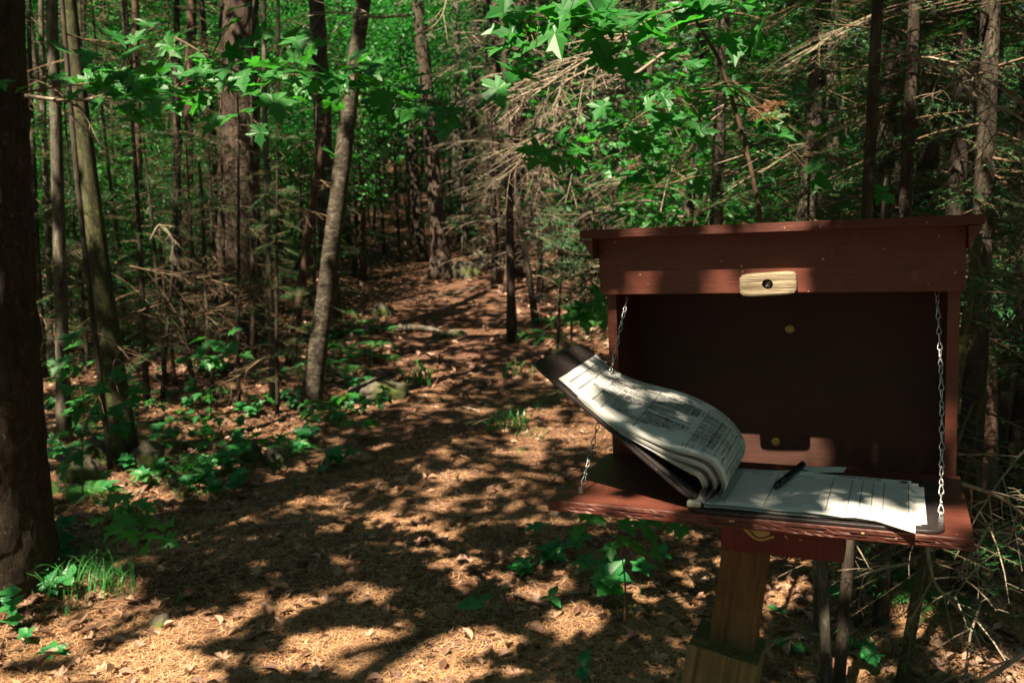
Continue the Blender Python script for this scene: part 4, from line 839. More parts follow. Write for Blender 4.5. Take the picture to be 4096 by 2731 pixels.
for (px, Y) in [(620, 7.2), (780, 8.2), (930, 7.0), (480, 9.5), (1050, 10.0), (330, 8.2), (700, 11), (880, 12.5), (1200, 13), (200, 12), (560, 14), (1420, 15), (1650, 19), (1050, 15.5), (1330, 18)]:
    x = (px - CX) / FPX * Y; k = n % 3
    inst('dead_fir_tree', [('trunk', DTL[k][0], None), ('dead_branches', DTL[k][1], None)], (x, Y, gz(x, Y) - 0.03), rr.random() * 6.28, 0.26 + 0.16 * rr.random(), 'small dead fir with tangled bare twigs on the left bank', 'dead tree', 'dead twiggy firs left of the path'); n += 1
for (px, Y, s) in [(3180, 3.9, .9), (3700, 4.6, 1.1), (3960, 3.4, .9), (4120, 4.2, 1.0), (3820, 6.0, 1.2), (3580, 5.4, 1.1), (4000, 6.6, 1.2), (3480, 4.4, 1.0), (3800, 3.8, .85), (4060, 5.2, 1.1), (2850, 5.2, .9), (3300, 5.6, 1.1), (3650, 6.6, 1.2), (3950, 8.2, 1.3), (3000, 7.8, 1.1), (3500, 9.0, 1.3)]:
    x = (px - CX) / FPX * Y; k = n % 2
    inst('fir_tree', [('trunk', FT[k][0], None), ('foliage', FT[k][1], None)], (x, Y, gz(x, Y) - 0.03), rr.random() * 6.28, s, 'young green fir with drooping flat sprays behind the register box', 'fir tree', 'young firs behind the box'); n += 1
for (px, Y, s) in [(640, 7.6, .42), (1090, 6.9, .33), (860, 8.8, .5), (500, 8.6, .5), (1250, 9.5, .45), (330, 10, .7), (720, 10.5, .7), (1000, 12, .8), (1330, 14, .8), (2230, 9.2, .30), (2290, 7.9, .26), (1250, 17, .9), (520, 13, 1.0), (150, 13, 1.0), (420, 8.0, .8), (700, 9.0, .9), (900, 10.5, 1.0), (600, 11, 1.1), (800, 13, 1.2), (250, 9, .8), (1120, 12, .9), (1000, 8.5, .5), (140, 8.0, .7), (560, 7.0, .5), (1180, 15, 1.1), (2480, 10.5, .5), (1950, 16, .6)]:
    x = (px - CX) / FPX * Y; k = n % 2
    inst('fir_tree', [('trunk', FT[k][0], None), ('foliage', FT[k][1], None)], (x, Y, gz(x, Y) - 0.03), rr.random() * 6.28, s, 'small green fir sapling with level sprays in the understorey', 'fir tree', 'fir saplings in the understorey'); n += 1
# background forest
placed = []
tries = 0
while len(placed) < 125 and tries < 6000:
    tries += 1; Y = 11 + 38 * rr.random() ** 0.8; x = rr.uniform(-0.72 * Y - 1, 0.72 * Y + 1)
    if blocked(x, Y) or any((x - a) ** 2 + (Y - b_) ** 2 < (0.8 + Y * 0.02) ** 2 for a, b_ in placed): continue
    placed.append((x, Y)); z = gz(x, Y) - 0.05; px = CX + x / Y * FPX; left = px < 2050; r_ = rr.random(); rot = rr.random() * 6.28
    if left and r_ < 0.42 or (not left and r_ < 0.18):
        s = 0.8 + 0.5 * rr.random(); k = len(placed) % 2; kids = [('trunk', LM[k], None)]
        hh = (6.0 if k == 0 else 8.2)
        fc = foot(np.array([x, Y, z + hh])); open_ = 10 < fc[1] < 32 and -0.30 * fc[1] < fc[0] < 0.10 * fc[1]
        if len(placed) % 3 == 0 and not open_: kids.append(('crown', CRB[len(placed) % 3], Matrix.Translation((0.2, 0.1, hh))))
        if Y > 14: kids.append(('crown', CRS[len(placed) % 2], Matrix.Translation((0.1, 0.3, (4.5 if open_ else 2.2) + 1.5 * rr.random()))))
        inst('maple_tree', kids, (x, Y, z), rot, s, 'leafy young maple in the green depth of the forest', 'tree', 'leafy trees in the background')
    elif r_ < (0.55 if left else 0.5):
        k = len(placed) % 2; inst('fir_tree', [('trunk', FTfar[k][0], None), ('foliage', FTfar[k][1], None)], (x, Y, z), rot, 0.8 + 0.5 * rr.random(), 'dark fir standing deep among the background trees', 'fir tree', 'firs in the background')
    elif r_ < (0.64 if left else 0.8):
        k = len(placed) % 3; inst('dead_fir_tree', [('trunk', DT[k][0], None), ('dead_branches', DT[k][1], None)], (x, Y, z), rot, 1.0 + 0.5 * rr.random(), 'bare twiggy dead fir deep in the background', 'dead tree', 'dead firs in the background')
    else:
        w = 0.05 + 0.14 * rr.random() ** 1.5; mat = [m_bark_dark, m_bark_mid, m_bark_pale, m_bark_mid][len(placed) % 4]; bb = np.array([x, Y, z])
        o, P, R = tree('tree', bb, bb + np.array([rr.normal() * 0.4, rr.normal() * 0.2, 11.0]), w, w * 0.5, mat, 'plain bare trunk among the crowded background trees', 'bare trunks in the background', seed=1000 + len(placed), sides=10, seg=16)
        fc = foot(np.array([x, Y, z + 9.5]))
        if rr.random() < 0.4 and not (10 < fc[1] < 32 and -0.30 * fc[1] < fc[0] < 0.10 * fc[1]): link('crown', CRB[len(placed) % 3], o, Matrix.Translation((0, 0, 9.5)))
for j, (px, Y) in enumerate([(3350, 10), (3550, 11.5), (3750, 9.5), (3950, 10.5), (4090, 8.5), (3250, 13), (3650, 13.5), (3850, 14), (4050, 12.5), (2750, 15), (3050, 15.5), (2450, 16)]):
    x = (px - CX) / FPX * Y; inst('fir_tree', [('trunk', FTfar[j % 2][0], None), ('foliage', FTfar[j % 2][1], None)], (x, Y, gz(x, Y) - 0.3), rr.random() * 6.28, 0.75 + 0.3 * rr.random(), 'dark fir closing the gloom behind the register box', 'fir tree', 'dark firs in the gloom behind the box')
for j, (px, Y) in enumerate([(1250, 21), (1380, 24), (1480, 22), (1560, 26), (1640, 23), (1750, 27), (1850, 25), (1950, 22), (2050, 26), (2120, 20), (1700, 31), (1500, 30), (1320, 28), (1900, 31), (1180, 26), (2000, 18.5)]):
    x = (px - CX) / FPX * Y; inst('fir_tree', [('trunk', FTfar[j % 2][0], None), ('foliage', FTfar[j % 2][1], None)], (x, Y, gz(x, Y) - 0.6), rr.random() * 6.28, 0.8 + 0.4 * rr.random(), 'dark fir crowding the slope where the path disappears', 'fir tree', 'firs where the path disappears')
# green shrubs / low leafy saplings that fill the far left and centre
for j in range(110):
    Y = 12 + 24 * rr.random(); x = rr.uniform(-0.62 * Y, 0.12 * Y); 
    zc = (2.6 if Y < 24 else 1.2) + 3.0 * rr.random(); fc = foot(np.array([x, Y, gz(x, Y) + zc]))
    if blocked(x, Y) or (10 < fc[1] < 30 and -0.32 * fc[1] < fc[0] < 0.12 * fc[1]): continue
    inst('leafy_sapling', [('crown', CRS[j % 2], Matrix.Translation((0, 0, zc))), ('trunk', LM[0], Matrix.Scale(0.5, 4))], (x, Y, gz(x, Y)), rr.random() * 6.28, 0.7 + 0.7 * rr.random(), 'thin leafy sapling filling the gaps between background trunks', 'sapling', 'leafy saplings in the background')
for j, (px, Y, z_) in enumerate(LEAFY):
    x = (px - CX) / FPX * Y; z0 = gz(x, Y); inst('leafy_sapling', [('crown', CRS[j % 2], Matrix.Translation((0, 0, max(z_ - z0 * 0.4, 1.2)))), ('trunk', LM[0], Matrix.Scale(0.45, 4))], (x, Y, z0), rr.random() * 6.28, (0.55 if Y < 13 else 0.8) + 0.3 * rr.random(), 'leafy sapling with sunlit crown behind the trunks left of the path', 'sapling', 'sunlit leafy saplings left of the path')
for j, (px, Y, z_) in enumerate([(2560, 6.8, 2.3), (2800, 6.4, 1.9), (3000, 7.0, 2.9), (3200, 6.6, 2.2), (2680, 7.4, 1.3), (2950, 5.8, 1.5), (3350, 7.2, 1.6), (3150, 5.6, 3.0)]):
    x = (px - CX) / FPX * Y; z0 = gz(x, Y); inst('leafy_sapling', [('crown', CRR[j % 2], Matrix.Translation((0, 0, z_)))], (x, Y, z0), rr.random() * 6.28, 1.0, 'thin leafy growth mingling with the dead twigs behind the box', 'sapling', 'leafy growth among the twigs behind the box')
# forest all round, out of view, that closes off the open sky
for j in range(46):
    a = j * 2.399; R_ = 7 + 14 * ((j + 0.5) / 46) ** 0.6; x, y = R_ * math.cos(a), 2 + R_ * math.sin(a)
    if inview(x, y, 2.6) or (x * x + y * y) < 20: continue
    if (x < 2 and y < 3 and x > -9 and y > -7): continue
    inst('maple_tree', [('trunk', LM[1], None), ('crown', CRB[j % 3], Matrix.Translation((0, 0, 7.5))), ('crown', CRB[(j + 1) % 3], Matrix.Translation((0.3, 0, 3.6)))], (x, y, gz(x, y)), a, 1.0, 'unseen leafy maple added to the forest around the trail to shut out sky', 'tree', 'trees around the trail outside the view')
# far wood closing the horizon
g = Geo(); rf = np.random.default_rng(5); N = 60000
C = np.stack([rf.uniform(-60, 60, N), rf.uniform(44, 75, N), np.zeros(N)], 1); C[:, 2] = ground_h(C[:, 0], C[:, 1]) + 24 * rf.random(N) ** 0.9
scatter(g, DIAM, C, rf.uniform(0.5, 1.1, N), 0.5, r=rf); o = g.build('distant_wood', m_canopy); tag(o, 'far leafy wood closing off the view between the trunks', 'wood', kind='stuff')

# ---- hanging dead boughs that catch the sun
def bough(pts, r0, r1, rr, tw=16, L=0.4, mat=m_twig, name='dead_bough', label=None, sides=6):
    P = smoothpts([at(*p) for p in pts], 24); base = P[0].copy(); g = Geo(); R = np.linspace(r0, r1, 24); tube(g, P, R, sides, 0, True); o = empty(name, base, label, 'dead branch'); add_local(g, 'limb', mat, o, base, True)
    g = Geo(); tot = unit(P[-1] - P[0]); dn = np.array([0, 0, -1.0])
    for k in range(tw):
        f = 0.15 + 0.8 * (k + rr.random()) / tw; i = int(f * 22); dd = unit(P[i + 1] - P[i]); sg = 1 if k % 2 else -1; s2 = unit(np.cross(dd, np.array([0, 1, 0])))
        d2 = dd * 0.75 + s2 * sg * (0.35 + 0.3 * rr.random()) + np.array([0, rr.normal() * 0.35, -0.2]); dead_branch(g, P[i], d2, L * (1.15 - f * 0.6) * (0.6 + 0.7 * rr.random()), R[i] * 0.55, 0 if k % 3 == 0 else 1, rr, droop=0.2, sides=4)
    add_local(g, 'twigs', mat, o, base); return o
rb = np.random.default_rng(15)
bough([(2640, 60, 5.0), (2450, 170, 5.0), (2300, 255, 4.9), (2130, 365, 4.8), (1900, 415, 4.7)], 0.012, 0.0022, rb, 16, 0.45, label='longest sunlit dead bough sweeping down left from the top centre')
bough([(2480, 165, 4.9), (2250, 300, 4.8), (2090, 420, 4.8), (2010, 520, 4.7), (1905, 560, 4.7)], 0.008, 0.002, rb, 14, 0.35, label='dead bough forking below the longest one towards the centre')
bough([(2700, 180, 5.2), (2450, 365, 5.1), (2290, 470, 5.0), (2190, 530, 5.0), (2095, 600, 5.0), (2050, 730, 5.0)], 0.011, 0.0022, rb, 18, 0.42, label='curving dead bough whose tip hooks downward over the dark wood')
bough([(2420, 250, 5.0), (2260, 330, 5.0), (2235, 400, 5.0), (2210, 470, 5.0)], 0.007, 0.002, rb, 12, 0.3, label='short drooping dead bough with a dense bunch of twigs')
bough([(2200, 540, 5.4), (2120, 600, 5.4), (2040, 690, 5.3), (1990, 720, 5.3)], 0.006, 0.002, rb, 10, 0.3, label='small lowest dead bough left of the box roof corner')
bough([(1640, 60, 6.2), (1500, 70, 6.3), (1350, 50, 6.4), (1230, 66, 6.5)], 0.010, 0.004, rb, 8, 0.3, label='level bare branch crossing behind the leaning birch top')
bough([(1790, -10, 4.6), (1770, 60, 4.6), (1730, 110, 4.6), (1670, 140, 4.6)], 0.006, 0.003, rb, 5, 0.15, label='short bare twig hanging from the top edge of the picture')
bough([(100, 385, 3.6), (240, 400, 3.6), (370, 395, 3.5), (470, 350, 3.4)], 0.009, 0.004, rb, 6, 0.2, label='bare branch curving right from the big dark maple')
bough([(4110, 700, 3.0), (4020, 520, 3.0), (3920, 620, 3.0), (3820, 760, 3.0)], 0.004, 0.0015, rb, 8, 0.22, label='fine bare twig arching in at the right edge')
bough([(4120, 500, 2.8), (3990, 425, 2.8), (3900, 470, 2.8), (3780, 560, 2.8)], 0.004, 0.0015, rb, 8, 0.2, label='fine bare twig above the arching one at the right edge')
bough([(3840, 1930, 2.2), (4000, 1990, 2.2), (4120, 2080, 2.3)], 0.006, 0.003, rb, 8, 0.2, label='bare branch with forked twigs beside the right end of the shelf')
bough([(3960, 2090, 2.1), (3900, 2210, 2.1), (3840, 2290, 2.1)], 0.003, 0.0012, rb, 5, 0.12, label='thin twig hanging at the right shelf corner')
bough([(3700, 2140, 2.4), (3740, 2330, 2.4), (3830, 2430, 2.4), (3900, 2530, 2.3), (3935, 2640, 2.3)], 0.005, 0.0022, rb, 7, 0.16, label='pale dead branch trailing down below the right of the shelf')
bough([(3640, 2250, 2.5), (3500, 2280, 2.5), (3400, 2320, 2.5)], 0.005, 0.0018, rb, 5, 0.14, label='bare side branch pointing left under the shelf')
bough([(4110, 2600, 2.0), (3980, 2690, 2.0), (3860, 2760, 2.0)], 0.006, 0.005, rb, 2, 0.12, label='blurred dead stick across the lower right corner')
bough([(3272, 2532, 2.9), (3180, 2540, 2.85), (3100, 2570, 2.8), (3025, 2592, 2.75)], 0.006, 0.002, rb, 3, 0.1, label='curved pale twig reaching left towards the post base')
bough([(740, 1270, 5.6), (900, 1220, 5.6), (1010, 1180, 5.7), (1150, 1100, 5.8)], 0.008, 0.003, rb, 8, 0.3, mat=m_twigdark, label='long dead branch arching through the twigs left of the birch')
bough([(460, 1050, 6.0), (640, 1090, 6.0), (780, 1110, 6.0), (900, 1090, 6.0)], 0.006, 0.002, rb, 8, 0.3, mat=m_twigdark, label='dead branch reaching right from the mossy trunk')
bough([(440, 1290, 5.5), (600, 1230, 5.5), (720, 1200, 5.6), (870, 1220, 5.6)], 0.007, 0.002, rb, 7, 0.3, mat=m_twigdark, label='bare forked branch low beside the mossy trunk')
bough([(600, 960, 6.0), (640, 900, 6.0), (690, 960, 6.0), (680, 1050, 6.0)], 0.007, 0.003, rb, 4, 0.2, label='hooked bare branch curling over in front of the shade')
bough([(1040, 1440, 6.2), (960, 1500, 6.2), (900, 1530, 6.1)], 0.008, 0.003, rb, 5, 0.25, mat=m_twigdark, label='dead branch resting near the foot of the thick trunk')
# dark slender arching sapling in front of the twigs
g = Geo(); P = smoothpts([at(*p) for p in ((3060, 960, 2.9), (3040, 860, 2.9), (2985, 600, 2.9), (2890, 280, 2.9), (2830, 160, 2.9), (2720, -20, 2.9), (2560, -260, 2.9))], 40); bs = np.array([P[0][0] + 0.03, P[0][1], gz(P[0][0], P[0][1])]); P = np.vstack([bs, P]); tube(g, P, np.linspace(0.009, 0.004, 41), 8); arch = empty('maple_sapling', bs, 'slender dark stem arching left above the box roof', 'sapling'); add_local(g, 'stem', m_bark_dark, arch, bs, True)

# ---- maple sprays with single leaves
ML = []
for k in range(4):
    V, F = maple_template(0.22 + 0.1 * k, 0.10 + 0.05 * (k % 2), k); g = Geo(); g.add(V, F); ML.append(g.mesh('leaf', m_maple, False))
def leaf_matrix(p, head, nrm, size):
    n_ = Vector(nrm).normalized(); t = Vector(head); t = (t - n_ * t.dot(n_)).normalized(); b_ = t.cross(n_); M = Matrix((b_, t, n_)).transposed().to_4x4(); return Matrix.Translation(Vector(p)) @ M @ Matrix.Scale(size, 4)
def maple_spray(name, label, stem, leaves, rr, size=0.10, cat='maple branch', mat=m_twigdark, r=0.004, droop=0.55, n_extra=0, spread=0.25, shapes=ML):
    """stem: list of (px,py,Y); leaves: list of (px,py,Y[,scale]) at leaf centres"""
    P = smoothpts([at(*p) if len(p) == 3 else np.array(p[:3]) for p in stem], 20); base = P[0].copy(); g = Geo(); tube(g, P, np.linspace(r, r * 0.35, 20), 6); o = empty(name, base, label, cat)
    size *= 1.08; n_extra = int(n_extra * 2.8)
    L = [(at(*l[:3]), (l[3] if len(l) > 3 else 1.0)) for l in leaves]
    for k in range(n_extra):
        i = rr.integers(3, 20); L.append((P[i] + rr.normal(size=3) * np.array([1, 0.8, 0.28]) * spread, 0.7 + 0.5 * rr.random()))
    kids = []
    for c, s in L:
        i = int(np.argmin(np.linalg.norm(P - c, axis=1))); a = P[max(0, i - 1)]; out = unit(c - a); out = unit(out * np.array([1, 1, 0.3]) + rr.normal(size=3) * 0.35 + np.array([0, -0.15, -0.25 * droop * 2]))
        nrm = unit(np.array([0, 0, 1.0]) + rr.normal(size=3) * 0.38 + np.array([-0.1, -0.42, 0]) * droop * 1.8); sz = size * s * (0.85 + 0.3 * rr.random()); st = c - out * sz * 0.45
        tube(g, [a, (a + st) / 2 + UP * 0.01, st], [0.0016, 0.0011, 0.0009], 3, 0, False); kids.append((leaf_matrix(st - base, out, nrm, sz), rr.integers(0, len(shapes))))
    add_local(g, 'stem', mat, o, base)
    for M, k in kids: link('leaf', shapes[k], o, M)
    return o
rm = np.random.default_rng(4)
maple_spray('maple_branch', 'leafy maple branch reaching right from the big dark maple, nearest leaves whitish with sun', [(90, 370, 3.3), (300, 340, 3.2), (520, 330, 3.15), (760, 360, 3.1), (1000, 330, 3.0)],
    [(480, 255, 3.1), (535, 240, 3.1), (655, 265, 3.0), (440, 290, 3.2), (400, 300, 3.2), (500, 300, 3.1), (300, 320, 3.3), (340, 310, 3.3), (265, 185, 3.3), (470, 165, 3.2), (600, 120, 3.3), (590, 375, 3.1), (520, 430, 3.1), (620, 440, 3.0), (700, 400, 3.0), (770, 430, 3.0), (815, 385, 3.0), (700, 455, 3.1), (835, 505, 2.9, 1.1), (550, 460, 3.1), (600, 500, 3.1), (640, 350, 3.1), (560, 200, 3.2), (800, 330, 3.1), (740, 250, 3.1), (700, 200, 3.2), (860, 290, 3.0), (420, 380, 3.1)], rm, 0.095, n_extra=16, spread=0.14)
maple_spray('maple_branch', 'broad maple leaves hanging in front of the thick dark trunk, upper left', [(700, 150, 3.0), (880, 250, 2.9), (1000, 310, 2.85), (1150, 300, 2.8), (1330, 310, 2.8), (1450, 330, 2.8)],
    [(905, 300, 2.85), (960, 300, 2.8), (930, 160, 2.9, 1.2), (1000, 180, 2.9, 1.2), (1070, 150, 2.9), (980, 50, 2.9), (960, 230, 2.9), (1060, 250, 2.8), (1000, 350, 2.7, 1.1), (1040, 385, 2.65), (1090, 330, 2.7, 1.1), (1110, 425, 2.6, 1.2), (1010, 430, 2.7), (1160, 330, 2.7), (1200, 180, 2.9, 1.1), (1270, 190, 2.9), (1230, 240, 2.9), (1280, 330, 2.7, 1.1), (1350, 320, 2.7, 1.1), (1340, 380, 2.7), (1420, 330, 2.8), (1230, 310, 2.7), (940, 500, 2.9, .8), (1020, 520, 2.8, .8), (1440, 400, 2.8)], rm, 0.10, n_extra=10, spread=0.13)
maple_spray('maple_branch', 'tip spray of maple leaves right of the leaning birch', [(1420, 370, 2.9), (1560, 395, 2.85), (1700, 410, 2.8), (1800, 430, 2.8)],
    [(1600, 360, 2.8), (1640, 440, 2.7, 1.1), (1700, 435, 2.7), (1690, 380, 2.8), (1770, 425, 2.7, 1.1), (1800, 445, 2.7), (1770, 500, 2.65, 1.1), (1640, 500, 2.7, .9), (1560, 420, 2.8), (1470, 405, 2.8, .7), (1500, 430, 2.8, .8), (1300, 615, 2.7, .45), (1330, 630, 2.7, .4)], rm, 0.095, n_extra=4, spread=0.1)
maple_spray('maple_branch', 'large maple leaves overhanging the top centre of the view', [(3000, -60, 2.6), (2700, 40, 2.5), (2450, 90, 2.5), (2250, 120, 2.4), (2080, 140, 2.4)],
    [(2000, 115, 2.4, 1.1), (2080, 100, 2.4), (2130, 65, 2.4, 1.2), (2180, 110, 2.4), (2030, 190, 2.4), (2090, 230, 2.35), (2120, 290, 2.3, 1.2), (2060, 300, 2.3, 1.2), (1960, 310, 2.3), (1990, 360, 2.3), (2010, 240, 2.4), (2220, 50, 2.4, 1.1), (2270, 30, 2.4, 1.2), (2330, 30, 2.4, 1.2), (2400, 20, 2.4, 1.2), (2380, 160, 2.3, 1.2), (2440, 150, 2.3, 1.2), (2300, 90, 2.4), (2480, 60, 2.4, 1.2), (2540, 30, 2.4, 1.2), (2560, 120, 2.4, 1.2), (2620, 60, 2.5, 1.2), (2700, 40, 2.5, 1.1), (2760, 30, 2.5, 1.2), (2820, 60, 2.5, 1.2), (2900, 30, 2.5), (2980, 20, 2.5), (3050, 10, 2.5), (2420, 230, 2.3), (2500, 240, 2.3, 1.1), (2620, 180, 2.4, 1.1), (2680, 230, 2.4), (2720, 130, 2.4, 1.2), (3030, 160, 2.5, 1.1), (2950, 150, 2.5), (2560, 230, 2.4)], rm, 0.098, n_extra=12, spread=0.13)
maple_spray('maple_sapling', 'maple leaves on the twigs right of centre above the register box', [(2900, 330, 2.9), (2750, 380, 2.9), (2600, 440, 2.8), (2400, 560, 2.8), (2200, 590, 2.8)],
    [(2230, 530, 2.7, .8), (2250, 545, 2.7, .7), (2180, 610, 2.7), (2200, 660, 2.7), (2260, 640, 2.7), (2330, 640, 2.7), (2290, 610, 2.7), (2400, 500, 2.7), (2430, 520, 2.6, 1.1), (2380, 530, 2.7), (2560, 560, 2.7), (2620, 590, 2.7), (2580, 640, 2.7), (2640, 700, 2.7), (2560, 750, 2.7), (2620, 760, 2.7), (2530, 700, 2.7), (2690, 480, 2.7), (2640, 460, 2.6), (2750, 390, 2.7), (2800, 380, 2.7), (2860, 370, 2.7), (2890, 420, 2.7, .8), (2860, 490, 2.7, .8), (2670, 400, 2.7), (3100, 490, 2.8, .9), (2880, 560, 2.8, .6), (3080, 490, 2.8), (3290, 530, 2.8), (2800, 760, 2.8, .8), (3300, 740, 2.8), (3500, 770, 2.7), (3550, 780, 2.7), (3280, 690, 2.8), (3210, 345, 2.8, .6), (2980, 360, 2.8, .8)], rm, 0.088, n_extra=14, spread=0.2)
maple_spray('maple_sapling', 'maple seedling with bright leaves right beside the big dark maple', [(330, 1980, 4.3), (330, 1800, 4.3), (335, 1600, 4.3), (300, 1450, 4.3)],
    [(250, 1440, 4.2, .8), (235, 1480, 4.2), (240, 1505, 4.2, .8), (300, 1480, 4.1, .9), (270, 1545, 4.1, 1.1), (195, 1470, 4.2, .7), (480, 1500, 4.2, .9), (520, 1530, 4.2, 1.1), (410, 1540, 4.2, .8), (460, 1530, 4.2, .6), (520, 1620, 4.1), (470, 1635, 4.1, .9), (455, 1660, 4.1, .9), (560, 1570, 4.2), (390, 1640, 4.2, .8), (480, 1710, 4.1), (500, 1715, 4.1), (270, 1815, 4.1, 1.0), (300, 1820, 4.1), (240, 1730, 4.2, .8), (260, 1320, 4.2, 1.1), (180, 1340, 4.0, 1.1), (300, 1340, 4.2)], rm, 0.105, n_extra=4, spread=0.2)
maple_spray('maple_sapling', 'thin maple sapling standing in front of the dead twigs', [(845, 1680, 5.0), (840, 1500, 5.0), (830, 1380, 5.0), (815, 1300, 5.0)],
    [(780, 1370, 4.9), (860, 1370, 4.9), (900, 1400, 4.9), (870, 1450, 4.9), (830, 1455, 4.9), (880, 1480, 4.9, .8), (920, 1375, 4.9), (850, 1420, 4.9)], rm, 0.10, n_extra=3, spread=0.12)
maple_spray('maple_branch', 'dark maple leaves at the left side of the register box', [(2520, 1180, 2.2), (2440, 1210, 2.2), (2380, 1240, 2.15), (2290, 1250, 2.1)],
    [(2395, 1205, 2.1, .9), (2350, 1230, 2.1), (2280, 1270, 2.1, 1.0), (2345, 1285, 2.1, 1.1), (2400, 1260, 2.2), (2310, 1235, 2.1, .8)], rm, 0.075, droop=0.9)
maple_spray('maple_sapling', 'cluster of shaded maple leaves just below the shelf left end', [(2500, 2480, 2.5), (2500, 2320, 2.5), (2480, 2180, 2.5)],
    [(2370, 2090, 2.4, 1.1), (2300, 2110, 2.4), (2330, 2070, 2.4), (2520, 2090, 2.4), (2580, 2110, 2.4, 1.1), (2640, 2130, 2.4), (2620, 2070, 2.4, 1.1), (2700, 2110, 2.4), (2560, 2180, 2.4), (2440, 2200, 2.4), (2500, 2160, 2.4), (2640, 2220, 2.4), (2740, 2140, 2.4)], rm, 0.064, droop=0.7)
maple_spray('maple_sapling', 'low maple seedling with broad shaded leaves near the big maple foot', [(500, 2200, 3.5), (498, 2120, 3.5), (500, 2040, 3.5)],
    [(440, 2010, 3.4, .9), (500, 2000, 3.4), (560, 2000, 3.4), (600, 2020, 3.4), (470, 2050, 3.4), (420, 2110, 3.4), (480, 2090, 3.3, 1.1), (530, 2140, 3.3), (640, 2120, 3.4), (620, 2170, 3.3, 1.2), (680, 2160, 3.3), (580, 2200, 3.3, .9), (380, 2090, 3.4, .8), (700, 2110, 3.4, .9)], rm, 0.085, n_extra=3, spread=0.08)

# ---- fir sprays close to the box
def fir_spray(label, p0, tip, L, seed, nl=0.016, mats=None, dens=1.6, r=0.003, name='fir_branch', droop=0.1):
    a = at(*p0); b_ = at(*tip); rr_ = np.random.default_rng(seed); g = Geo(); fir_branch(g, a, b_ - a, np.linalg.norm(b_ - a), r, rr_, dens, nl, droop=droop, deadbase=0.05, upv=(0, -0.62, 0.78)); o = empty(name, a, label, 'fir branch')
    me = g.mesh('needles', mats or [m_twigdark, m_fir]); me.transform(Matrix.Translation(Vector(-a))); link('needles', me, o); return o
fir_spray('green fir spray poking out left of the box under the roof corner', (2460, 1090, 2.1), (2200, 1100, 2.05), 0, 1)
fir_spray('second fir spray hanging lower left of the box header', (2450, 1060, 2.0), (2270, 1160, 1.95), 0, 2)
fir_spray('small fir spray above the others left of the box', (2440, 1020, 2.2), (2290, 1070, 2.1), 0, 3)
fir_spray('fresh green fir tip right of the box header', (4090, 1180, 2.2), (3880, 1150, 2.2), 0, 4)
fir_spray('fir tip reaching left at the right edge beside the header', (4130, 1080, 2.3), (3930, 1110, 2.3), 0, 5)
fir_spray('lower fir spray at the right edge', (4140, 1260, 2.4), (3960, 1290, 2.3), 0, 6)
for j, (a, b_) in enumerate([((3500, 260, 3.0), (3150, 300, 2.9)), ((3480, 420, 3.0), (3130, 480, 2.9)), ((3510, 120, 3.1), (3200, 60, 3.0)), ((3450, 640, 3.0), (3100, 600, 2.9)), ((3640, 480, 3.2), (3900, 420, 3.2)), ((3620, 700, 3.2), (3900, 760, 3.1)), ((3650, 250, 3.2), (3950, 160, 3.2)), ((3500, 50, 3.1), (3800, -40, 3.0)), ((3440, 780, 3.0), (3180, 850, 3.0)), ((3000, 430, 3.1), (2760, 380, 3.0)), ((3050, 620, 3.1), (2840, 700, 3.0)), ((3580, 830, 3.2), (3850, 880, 3.2)), ((3020, 180, 3.1), (2800, 120, 3.1)), ((3900, 300, 3.4), (4100, 240, 3.4)), ((3850, 560, 3.4), (4110, 620, 3.4)), ((3900, 800, 3.3), (4100, 860, 3.3))]):
    lab = ['spray of dark fir needles silhouetted against the sunlit twigs', 'spray of dark fir needles spreading right from the fir stems'][0 if b_[0] < a[0] else 1]
    o = fir_spray(lab, a, b_, 0, 30 + j, 0.02, dens=1.2, r=0.004); o['group'] = 'dark fir sprays left of the fir stems' if b_[0] < a[0] else 'dark fir sprays right of the fir stems'
fir_spray('rust coloured dead fir tip hanging among the green leaves', (3060, 410, 2.8), (3052, 465, 2.75), 0, 60, 0.018, [m_twigdark, m_firdead], 1.6, 0.002, droop=0.1)
fir_spray('smaller rusty dead fir twig beside the hanging one', (3060, 400, 2.8), (3115, 418, 2.75), 0, 61, 0.014, [m_twigdark, m_firdead], 1.6, 0.002)
for j, (px, py, Y) in enumerate([(2200, 850, 6.2), (2180, 920, 6.1), (2260, 945, 6.2), (2170, 780, 6.4), (2230, 1010, 6.2)]):
    o = fir_spray('bright level spray of young fir left of the box roof', (px + 130, py + 10, Y), (px - 70, py - 5, Y), 0, 70 + j, 0.03, dens=0.8, r=0.004); o['group'] = 'bright fir sprays left of the roof corner'

# ---- rocks
def rock(px, py, w, h, label, seed, dy=0.5, name='rock', mat=m_rock):
    p = G(px, py); D = np.linalg.norm(p - EYE); sx_, sz_ = w * D / FPX / 2, h * D / FPX / 2 * 1.1; import bmesh
    bm = bmesh.new(); bmesh.ops.create_icosphere(bm, subdivisions=4, radius=1.0); r_ = np.random.default_rng(seed); of = r_.random(3) * 50
    from mathutils import noise as nz
    for v in bm.verts:
        d = 1 + 0.34 * nz.noise(v.co * 1.3 + Vector(of)) + 0.18 * nz.noise(v.co * 4 + Vector(of)) + 0.03 * nz.noise(v.co * 12 + Vector(of)); v.co = Vector((v.co.x * d * sx_, v.co.y * d * sx_ * 0.9, max(v.co.z, -0.45) * d * sz_ * 1.5))
    me = bpy.data.meshes.new('rock'); bm.to_mesh(me); bm.free(); me.materials.append(mat)
    for f in me.polygons: f.use_smooth = True
    o = bpy.data.objects.new(name, me); COL.objects.link(o); o.location = p + np.array([0, sx_ * 0.5, sz_ * 0.1]); tag(o, label, 'rock'); return o
rock(1500, 1600, 250, 84, 'mossy boulder with a lit top beside the bend of the path', 1)
